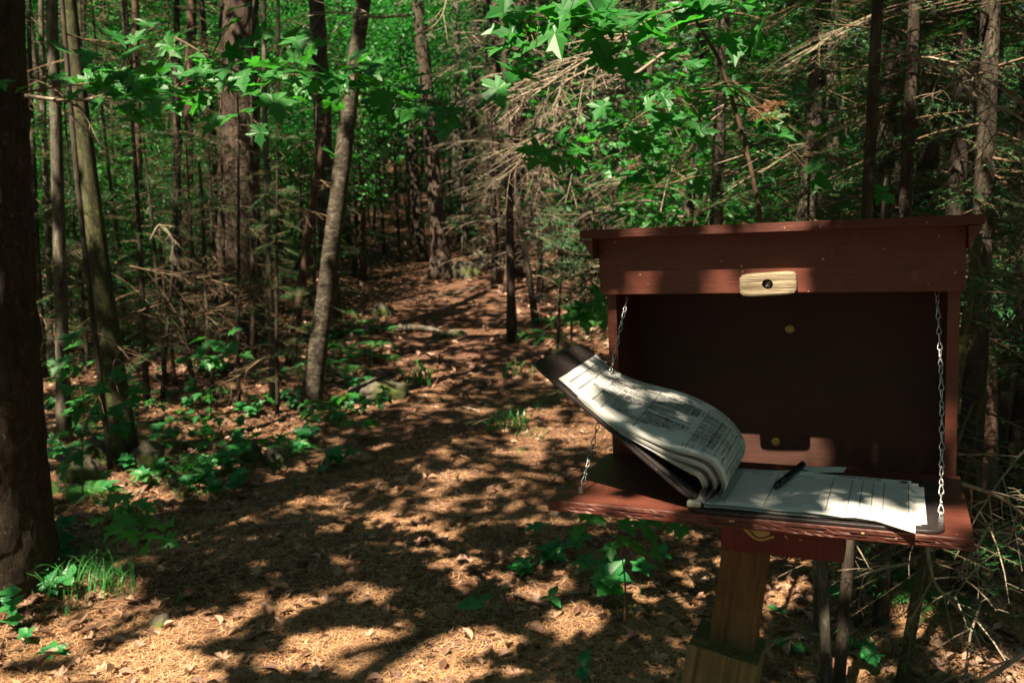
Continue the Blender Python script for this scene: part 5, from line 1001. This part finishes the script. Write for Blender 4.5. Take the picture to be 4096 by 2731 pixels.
rock(1003, 1850, 84, 90, 'upright grey stone left of its whiter neighbour', 2); rock(1100, 1870, 96, 70, 'pale sunlit stone right of the grey upright one', 3)
rock(300, 1930, 150, 110, 'grey stone in the litter right of the big maple', 4); rock(575, 1880, 150, 100, 'brown sloping stone behind the seedlings', 5); rock(370, 1840, 90, 80, 'small grey stone above the larger one near the maple', 12)
rock(1520, 1265, 90, 50, 'rounded stone lit on its left beside the far path', 6); rock(1755, 1355, 66, 34, 'small bright stone set in the lit part of path', 7); rock(1825, 1345, 84, 26, 'flat bright stone right beside the small one', 8)
rock(1850, 1110, 150, 70, 'yellow green mossy mound by the flared trunk', 9); rock(1930, 1030, 90, 44, 'pale stone on top of the bank beyond the path', 10); rock(640, 2510, 84, 46, 'small pale half-buried stone in the sunny foreground litter', 11)
rock(1960, 1075, 180, 60, 'long mossy stone on the bank behind the mound', 13); rock(1420, 1330, 60, 30, 'small stone at the left verge of the path', 14)

# ---- ground plants
OV = []
for k in range(3):
    V, F = oval_template(0.24 + 0.05 * k, 0.10, 0.15 + 0.1 * k); g = Geo(); g.add(V, F); OV.append(g.mesh('leaf', m_under))
ROUND = []
V, F = oval_template(0.42, 0.08, 0.12, tip=0.12); g = Geo(); g.add(V, F); ROUND.append(g.mesh('leaf', m_under))
def whorl(px, py, label, n=5, size=0.05, h=0.06, seed=0, shapes=OV, tilt=0.35, tiers=1, group=None, pos=None):
    size *= (0.9 if group else (0.95 if shapes is ROUND else 1.2)); h *= 1.2; p = G(px, py) if pos is None else pos; r_ = np.random.default_rng(seed + 500); o = empty('seedling', p, label, 'plant', group); g = Geo(); lean = r_.normal(size=3) * 0.1 * h; lean[2] = 0
    tube(g, [np.zeros(3), lean * 0.5 + UP * h * 0.5, lean + UP * h], [0.0016, 0.0013, 0.001], 4, 0, False); link('stem', g.mesh('stem', m_grass), o)
    for tr in range(tiers):
        hz = h * (1 - 0.35 * tr); a0 = r_.random() * 6.28
        for k in range(n):
            a = a0 + 6.28 * k / n + r_.normal() * 0.15; d = np.array([math.cos(a), math.sin(a), tilt * 0.2 + r_.normal() * 0.15]); link('leaf', shapes[r_.integers(0, len(shapes))], o, leaf_matrix(lean * hz / h + UP * hz, d, UP + d * -0.25 + np.array([-0.1, -0.35, 0]) + r_.normal(size=3) * 0.15, size * (0.8 + 0.4 * r_.random())))
    return o
whorl(1890, 2500, 'three-leaved bright seedling alone in the sunny litter', 3, 0.055, 0.07, 1, ROUND); whorl(1925, 2470, 'tiny pair of leaves behind the three-leaved seedling', 3, 0.035, 0.06, 2)
whorl(2205, 2440, 'small three-leaf plant right of the bright seedling', 3, 0.05, 0.05, 3); whorl(2440, 2430, 'tall oval-leaved plant leaning out over the litter below the shelf', 5, 0.085, 0.12, 4, ROUND, tiers=2); whorl(2560, 2400, 'oval-leaved sprig right behind the tall oval-leaved plant', 5, 0.06, 0.12, 40, ROUND)
whorl(2200, 2260, 'dense star of narrow leaves in front of the shaded seedlings', 7, 0.06, 0.07, 5, tiers=2); whorl(2310, 2240, 'neat five-pointed whorl right of the dense star', 5, 0.06, 0.08, 6); whorl(2090, 2310, 'low leafy sprig left of the dense star', 5, 0.05, 0.05, 7, tiers=2); whorl(2340, 2300, 'shaded whorl just below the neat five-pointed one', 6, 0.055, 0.05, 8); whorl(2440, 2300, 'small five-leaved star right of the other whorls', 5, 0.055, 0.05, 9); whorl(2130, 2190, 'sprig standing behind the dense star', 5, 0.05, 0.09, 10)
whorl(2650, 2290, 'dim round-leaved plant left of the post', 4, 0.055, 0.08, 11, ROUND); whorl(2330, 2700, 'single round leaf plant at the bottom edge', 2, 0.065, 0.03, 12, ROUND); whorl(3110, 2475, 'small green leaf glowing right of the post', 2, 0.045, 0.03, 13, ROUND); whorl(3170, 2610, 'flat shaded leaf right of the post base', 2, 0.07, 0.02, 14, ROUND); whorl(3440, 2600, 'single dark leaf right of the lichen sapling', 2, 0.06, 0.02, 15, ROUND)
whorl(900, 1900, 'long-leaved plant in front of the two stones', 6, 0.09, 0.10, 16, tiers=2); whorl(975, 1880, 'upright broad leaf plant left of the grey stone', 5, 0.085, 0.12, 17, ROUND); whorl(830, 1960, 'shaded leafy sprig below the long-leaved plant', 6, 0.08, 0.08, 18); whorl(940, 1990, 'arching sprig with drooping oval leaves', 5, 0.06, 0.1, 19, ROUND, tiers=2); whorl(1340, 1870, 'cluster of oval leaves on the left verge of the path', 6, 0.07, 0.08, 20, tiers=2); whorl(1400, 1860, 'oval-leaved sprig right of the verge cluster', 5, 0.06, 0.07, 21); whorl(1180, 1960, 'lone round leaf on the needle litter', 1, 0.05, 0.02, 22, ROUND); whorl(1290, 1900, 'flat seedling left of the verge cluster', 4, 0.055, 0.03, 23, ROUND); whorl(1230, 1790, 'leafy sprig behind the verge cluster', 6, 0.07, 0.1, 41, tiers=2)
whorl(250, 2270, 'sprig of round leaves growing against the maple trunk', 5, 0.065, 0.16, 24, ROUND, tiers=3); whorl(175, 2360, 'round-leaved plant at the maple foot', 5, 0.06, 0.08, 25, ROUND, tiers=2); whorl(215, 2390, 'lighter leaflets in front of the maple foot', 6, 0.045, 0.06, 26, tiers=2); whorl(60, 2530, 'climbing sprig with heart-shaped leaves at the left edge', 4, 0.055, 0.14, 27, ROUND, tiers=3); whorl(110, 2580, 'low leaves beside the climbing sprig', 4, 0.05, 0.04, 28, ROUND); whorl(210, 2625, 'flat creeping seedling near the bottom left', 6, 0.045, 0.02, 29, tiers=2); whorl(275, 2400, 'broad leaf standing right of the maple foot', 3, 0.07, 0.08, 30, ROUND); whorl(30, 2180, 'tiny sprig on the bark at the left edge', 3, 0.04, 0.1, 31, ROUND)
def grass(px, py, n, h, label, seed, spread=0.05, w=0.004, cat='grass', pos=None):
    p = G(px, py) if pos is None else pos; r_ = np.random.default_rng(seed + 900); g = Geo()
    for k in range(n):
        a = r_.random() * 6.28; b_ = np.array([r_.normal() * spread, r_.normal() * spread, 0]); L = h * (0.6 + 0.6 * r_.random()); out = np.array([math.cos(a), math.sin(a), 0]); t = np.linspace(0, 1, 6)[:, None]
        P = b_ + out * (t ** 1.8) * L * (0.35 + 0.45 * r_.random()) + UP * L * (t - 0.45 * t ** 2.6); s = np.array([-out[1], out[0], 0]); ww = w * (1 - t ** 2) * (0.7 + 0.6 * r_.random()) + 0.0004; V = np.concatenate([P - s * ww / 2, P + s * ww / 2]); g.add(V, [(i, i + 1, i + 7, i + 6) for i in range(5)])
    o = g.build('grass_tuft', m_grass, loc=p); return tag(o, label, cat)
grass(330, 2330, 120, 0.24, 'large grass tuft growing beside the big maple foot', 1, 0.09, 0.005); grass(450, 2360, 80, 0.21, 'looser grass tuft right of the large one', 2, 0.06); grass(700, 2430, 7, 0.10, 'few arching blades in the foreground litter', 3, 0.01, 0.006); grass(1680, 1540, 40, 0.34, 'upright grass clump on the left of the path', 4, 0.06, 0.012); grass(2060, 1700, 40, 0.22, 'grass clump in the middle of the trail', 5, 0.10, 0.008); grass(1975, 1720, 25, 0.18, 'smaller clump left of the mid-trail grass', 6, 0.06, 0.008); grass(2140, 1630, 18, 0.2, 'sparse grass behind the mid-trail clump', 7, 0.06, 0.008); grass(2060, 1500, 26, 0.22, 'dark grass clump farther up the trail', 8, 0.08, 0.01); grass(2085, 1810, 10, 0.07, 'tiny star of grass on the bare path', 9, 0.01, 0.005); grass(1960, 2410, 22, 0.13, 'dark wispy grass in the shadow before the seedling', 10, 0.04, 0.003)
grass(740, 2000, 12, 0.13, 'bright blades on the left bank', 11, 0.02, 0.007); grass(820, 1990, 12, 0.12, 'second group of bright blades on the left bank', 12, 0.03, 0.007); grass(270, 2470, 5, 0.1, 'single tall blade near the left foreground', 13, 0.01, 0.004); grass(2120, 1740, 18, 0.12, 'low grass right of the mid-trail clump', 14, 0.06, 0.006)
def fern(px, py, label, seed, n=6, L=0.3, group=None, pos=None):
    L *= (1.0 if group else 1.25); p = G(px, py) if pos is None else pos; r_ = np.random.default_rng(seed + 300); g = Geo()
    for k in range(n):
        a = 6.28 * k / n + r_.random(); out = np.array([math.cos(a), math.sin(a), 0]); t = np.linspace(0, 1, 14)[:, None]; P = out * t * L * 0.85 + UP * L * (0.9 * t - 0.85 * t ** 2); s = np.array([-out[1], out[0], 0]); tube(g, P, np.linspace(0.0016, 0.0005, 14), 3, 0, False)
        for i in range(2, 14):
            w = L * 0.24 * math.sin(math.pi * (i / 14) ** 0.7) + 0.01; dd = unit(P[i] - P[i - 1])
            for sg in (-1, 1): e = P[i] + s * sg * w + dd * w * 0.35; c1 = P[i] + (e - P[i]) * 0.4 + dd * L * 0.028; c2 = P[i] + (e - P[i]) * 0.4 - dd * L * 0.028; g.add([P[i], c1, e, c2], [(0, 1, 2), (0, 2, 3)])
    o = g.build('fern', m_fern, loc=p); return tag(o, label, 'fern', group)
fern(2290, 1290, 'sunlit yellow green fern left of the box', 1, 7, 0.30); fern(2200, 1300, 'bright fern left of the yellow green one', 2, 7, 0.3); fern(2380, 1310, 'bright fern partly behind the dark maple leaves', 3, 7, 0.3); fern(2100, 1350, 'low fern on the right verge of the path', 4, 6, 0.28); fern(2180, 1370, 'shaded fern below the bright ones', 5, 6, 0.26); fern(740, 1910, 'fern frond spreading over the brown stone', 6, 5, 0.2)
kF = 0
for px, py, L in [(1330, 1400, .38), (1420, 1440, .36), (1280, 1480, .34), (1380, 1350, .36), (1500, 1400, .34), (1460, 1310, .36), (1340, 1270, .4), (1240, 1330, .4), (1550, 1330, .3), (1400, 1500, .3), (1540, 1450, .28), (1300, 1230, .4)]:
    fern(px, py, 'green fern in the shaded patch between birch and path', 20 + kF, 6, L, 'ferns right of the birch foot'); kF += 1
# maple seedlings by the boulder and on the bank
ri = np.random.default_rng(66)
def seedling_maple(px, py, label, n=6, size=0.075, h=0.16, seed=0, group=None, pos=None):
    size *= (1.0 if group else 1.25); h *= 1.1; p = G(px, py) if pos is None else pos; r_ = np.random.default_rng(seed + 700); o = empty('maple_seedling', p, label, 'plant', group); g = Geo(); tube(g, [np.zeros(3), UP * h], [0.002, 0.0012], 4, 0, False); K = []
    for k in range(n):
        a = 6.28 * k / n + r_.random(); hz = h * (0.55 + 0.45 * r_.random()); d = np.array([math.cos(a), math.sin(a), 0.0]); q0 = UP * hz; q1 = q0 + d * size * 0.55 + UP * 0.02; tube(g, [q0, q1], [0.0012, 0.0008], 3, 0, False); K.append(leaf_matrix(q1, d + UP * -0.25, UP + r_.normal(size=3) * 0.25 - d * -0.2, size * (0.8 + 0.5 * r_.random())))
    link('stem', g.mesh('stem', m_twigdark), o)
    for M in K: link('leaf', ML[r_.integers(0, 4)], o, M)
    return o
seedling_maple(1500, 1690, 'maple seedling standing in front of the mossy boulder', 7, 0.12, 0.22, 1); seedling_maple(1380, 1660, 'maple seedling left of the one before the boulder', 6, 0.1, 0.18, 2); seedling_maple(1280, 1700, 'maple seedling at the birch foot', 6, 0.1, 0.16, 3); seedling_maple(1440, 1760, 'low seedling on the verge below the boulder', 6, 0.09, 0.12, 4)
nS = 0
for j in range(900):
    if nS >= 150: break
    px = ri.uniform(200, 1500); py = ri.uniform(1330, 2000)
    p = G(px, py)
    if abs(p[0] - path_c(p[1])) < path_w(p[1]) * 0.9 or p[0] > path_c(p[1]): continue
    nS += 1; k = nS % 4
    if k == 0: seedling_maple(px, py, 'green maple seedling among leaf litter on the left bank', 5, 0.085, 0.14, 100 + nS, 'maple seedlings on the left bank')
    elif k == 3: fern(px, py, 'low green fern in the litter of the left bank', 200 + nS, 5, 0.2, 'ferns on the left bank')
    else: whorl(px, py, 'small leafy plant in the litter of the left bank', 5, 0.065, 0.07, 100 + nS, OV if k == 1 else ROUND, tiers=2, group='leafy plants on the left bank')
nS = 0
for j in range(200):
    if nS >= 34: break
    px = ri.uniform(2100, 4096); py = ri.uniform(1250, 2700); 
    p = G(px, py)
    if p[0] - path_c(p[1]) < path_w(p[1]) + 0.2: continue
    nS += 1
    if nS % 3: whorl(px, py, 'small leafy plant in the shade around the box post', 5, 0.06, 0.06, 300 + nS, OV if nS % 2 else ROUND, tiers=1 + nS % 2, group='leafy plants right of the path')
    else: fern(px, py, 'small dark fern in the shade right of the path', 400 + nS, 5, 0.2, 'ferns right of the path')

# ---- litter: needles and fallen leaves (nobody could count them)
rl = np.random.default_rng(8)
def lit_positions(n, y0, y1, pw=1.6, xr=0.62):
    Y = y0 + (y1 - y0) * rl.random(n) ** pw; X = rl.uniform(-1, 1, n) * (xr * Y + 0.15); return X, Y
def slope_n(X, Y):
    e = 0.02; return unit(np.stack([-(ground_h(X + e, Y) - ground_h(X - e, Y)) / (2 * e), -(ground_h(X, Y + e) - ground_h(X, Y - e)) / (2 * e), np.ones_like(X)], 1))
X, Y = lit_positions(190000, 2.2, 9.0, 1.9); kk = rl.random(190000) < np.clip((0.6 * vnoise(X * 1.7, Y * 1.7, 31) + 0.4 * vnoise(X * 5, Y * 5, 32)) * 2.6 - 0.35, 0.12, 1.0); X, Y = X[kk], Y[kk]; N = len(X); a = rl.random(N) * 6.28; Ln = rl.uniform(0.045, 0.095, N); w = 0.0009 + 0.0003 * Y / 3; Z = ground_h(X, Y) + 0.002 + 0.012 * rl.random(N) ** 2
d = np.stack([np.cos(a), np.sin(a), rl.normal(0, 0.10, N)], 1); s = np.stack([-np.sin(a), np.cos(a), 0 * a], 1); C = np.stack([X, Y, Z], 1); bow = rl.normal(0, 0.006, N)[:, None]
V = np.stack([C - d * Ln[:, None] / 2, C + s * (w[:, None] + bow) , C + d * Ln[:, None] / 2, C - s * (w[:, None] - bow)], 1).reshape(-1, 3); I = np.arange(N)[:, None] * 4
g = Geo(); g.add(V, np.concatenate([I, I + 1, I + 2, I + 3], 1)); o = g.build('pine_needle_litter', m_needle); tag(o, 'fallen orange pine needles strewn over the trail', 'needle litter', kind='stuff')
def litter(n, y0, y1, size, pw, mask=None, name='leaf_litter', label='', lift=0.004, mat=m_dead, up=2.2):
    X, Y = lit_positions(n, y0, y1, pw); k = np.ones(n, bool) if mask is None else mask(X, Y); X, Y = X[k], Y[k]; g = Geo(); V0, F0 = maple_template(-0.35, 0.22, 9)
    keep = [0, 2, 3, 5, 7, 10, 11, 13, 16, 19, 21, 22, 25, 27, 29, 30]; V1 = np.vstack([V0[keep], V0[-1:]]); F1 = np.array([(i, (i + 1) % 16, 16) for i in range(16)])
    C = np.stack([X, Y, ground_h(X, Y) + lift + 0.01 * rl.random(len(X))], 1); nn = unit(slope_n(X, Y) * up + rl.normal(size=(len(X), 3)) * 0.6); h = len(X) // 2
    scatter(g, (V1, F1), C[:h], size * rl.uniform(0.6, 1.2, h), normals=nn[:h], r=rl); T2 = oval_template(0.33, 0.35, -0.25, 3); scatter(g, T2, C[h:], size * rl.uniform(0.5, 1.0, len(X) - h), normals=nn[h:], r=rl)
    o = g.build(name, mat); tag(o, label, 'leaf litter', kind='stuff')
pm = lambda X, Y: rl.random(len(X)) < np.where(np.abs(X - path_c(Y)) < path_w(Y), 0.30, 0.95)
litter(9000, 2.2, 8.5, 0.062, 1.5, pm, label='dry brown maple and beech leaves lying in the needles')
litter(13000, 8.0, 24.0, 0.11, 1.3, pm, label='brown leaf litter farther back under the trees')
# fallen sticks
for j, (x0, y0_, x1, y1_, w) in enumerate([(1330, 2090, 1010, 2120, 5), (500, 2010, 850, 1780, 6), (560, 1990, 700, 1800, 5), (1920, 1650, 1850, 1640, 8), (2350, 2380, 2200, 2400, 5), (1100, 2680, 900, 2750, 5)]):
    a = G(x0, y0_) + UP * 0.012; b_ = G(x1, y1_) + UP * 0.03; g = Geo(); P = smoothpts([a, (a + b_) / 2 + rl.normal(size=3) * 0.015 + UP * 0.01, b_], 8); tube(g, P, np.linspace(w, w * 0.5, 8) / 1000, 5)
    o = g.build('fallen_stick', m_twig); tag(o, ['thin dark stick lying at the sunny edge of the path', 'long bare stick slanting up from the left bank', 'shorter stick leaning beside the long slanting one', 'short pale stick lying across the trail', 'thin stick in the litter before the whorled plants', 'thin stick lying at the bottom edge of the path'][j], 'stick')
g = Geo()
for k in range(260):
    Yk = 2.4 + 7 * rl.random() ** 1.3; Xk = rl.uniform(-0.6, 0.6) * Yk; a_ = rl.random() * 6.28; L_ = rl.uniform(0.04, 0.22); z_ = float(ground_h(Xk, Yk)) + 0.008; p0 = np.array([Xk, Yk, z_]); p1 = p0 + np.array([math.cos(a_), math.sin(a_), rl.normal() * 0.06]) * L_
    tube(g, smoothpts([p0, (p0 + p1) / 2 + rl.normal(size=3) * 0.006 + UP * 0.004, p1], 5), np.linspace(0.0022, 0.001, 5) * rl.uniform(0.7, 1.8), 4)
tag(g.build('twig_litter', m_twigdark), 'short broken brown twigs scattered in the litter', 'twig litter', kind='stuff')
# root across the path
a, b_ = G(1560, 1325), G(1800, 1330); g = Geo(); P = smoothpts([a, (a * 2 + b_) / 3 + UP * 0.05, (a + 2 * b_) / 3 + UP * 0.04, b_ - UP * 0.03], 16); tube(g, P, np.linspace(0.055, 0.02, 16), 8, 0, True, 1 + 0.12 * rl.normal(size=(16, 8))); tag(g.build('tree_root', m_bark_pale, smooth=True), 'pale sunlit root lying across the far part of the path', 'root')
ORD = ['leftmost', 'second', 'third', 'fourth', 'fifth', 'sixth', 'seventh', 'eighth', 'ninth', 'tenth', 'eleventh', 'twelfth', 'thirteenth', 'fourteenth', 'fifteenth', 'sixteenth', 'seventeenth', 'eighteenth', 'nineteenth', 'twentieth', 'twenty-first', 'twenty-second', 'twenty-third', 'twenty-fourth', 'twenty-fifth', 'twenty-sixth', 'twenty-seventh', 'twenty-eighth', 'twenty-ninth', 'thirtieth']
def proj_x(o):
    p = np.array(o.location) - EYE; return (p @ CR) / max(p @ CF, 1e-3)
groups = {}
for o in bpy.data.objects:
    if o.parent is None and 'group' in o and 'label' in o and 'outside' not in o['group']: groups.setdefault(o['label'], []).append(o)
for lab, L in groups.items():
    if 2 <= len(L) <= 30:
        L.sort(key=proj_x)
        for k, o in enumerate(L):
            pre = ORD[k] + (' of the ones like it: ' if k == 0 else ' from the left: ') if k < len(L) - 1 else 'rightmost of the ones like it: '
            o['label'] = pre + ' '.join(lab.split()[:9])
print('objects', len(bpy.data.objects))

SC.render.engine = 'CYCLES'
SC.cycles.max_bounces = 6; SC.cycles.diffuse_bounces = 3; SC.cycles.transmission_bounces = 3; SC.cycles.glossy_bounces = 2
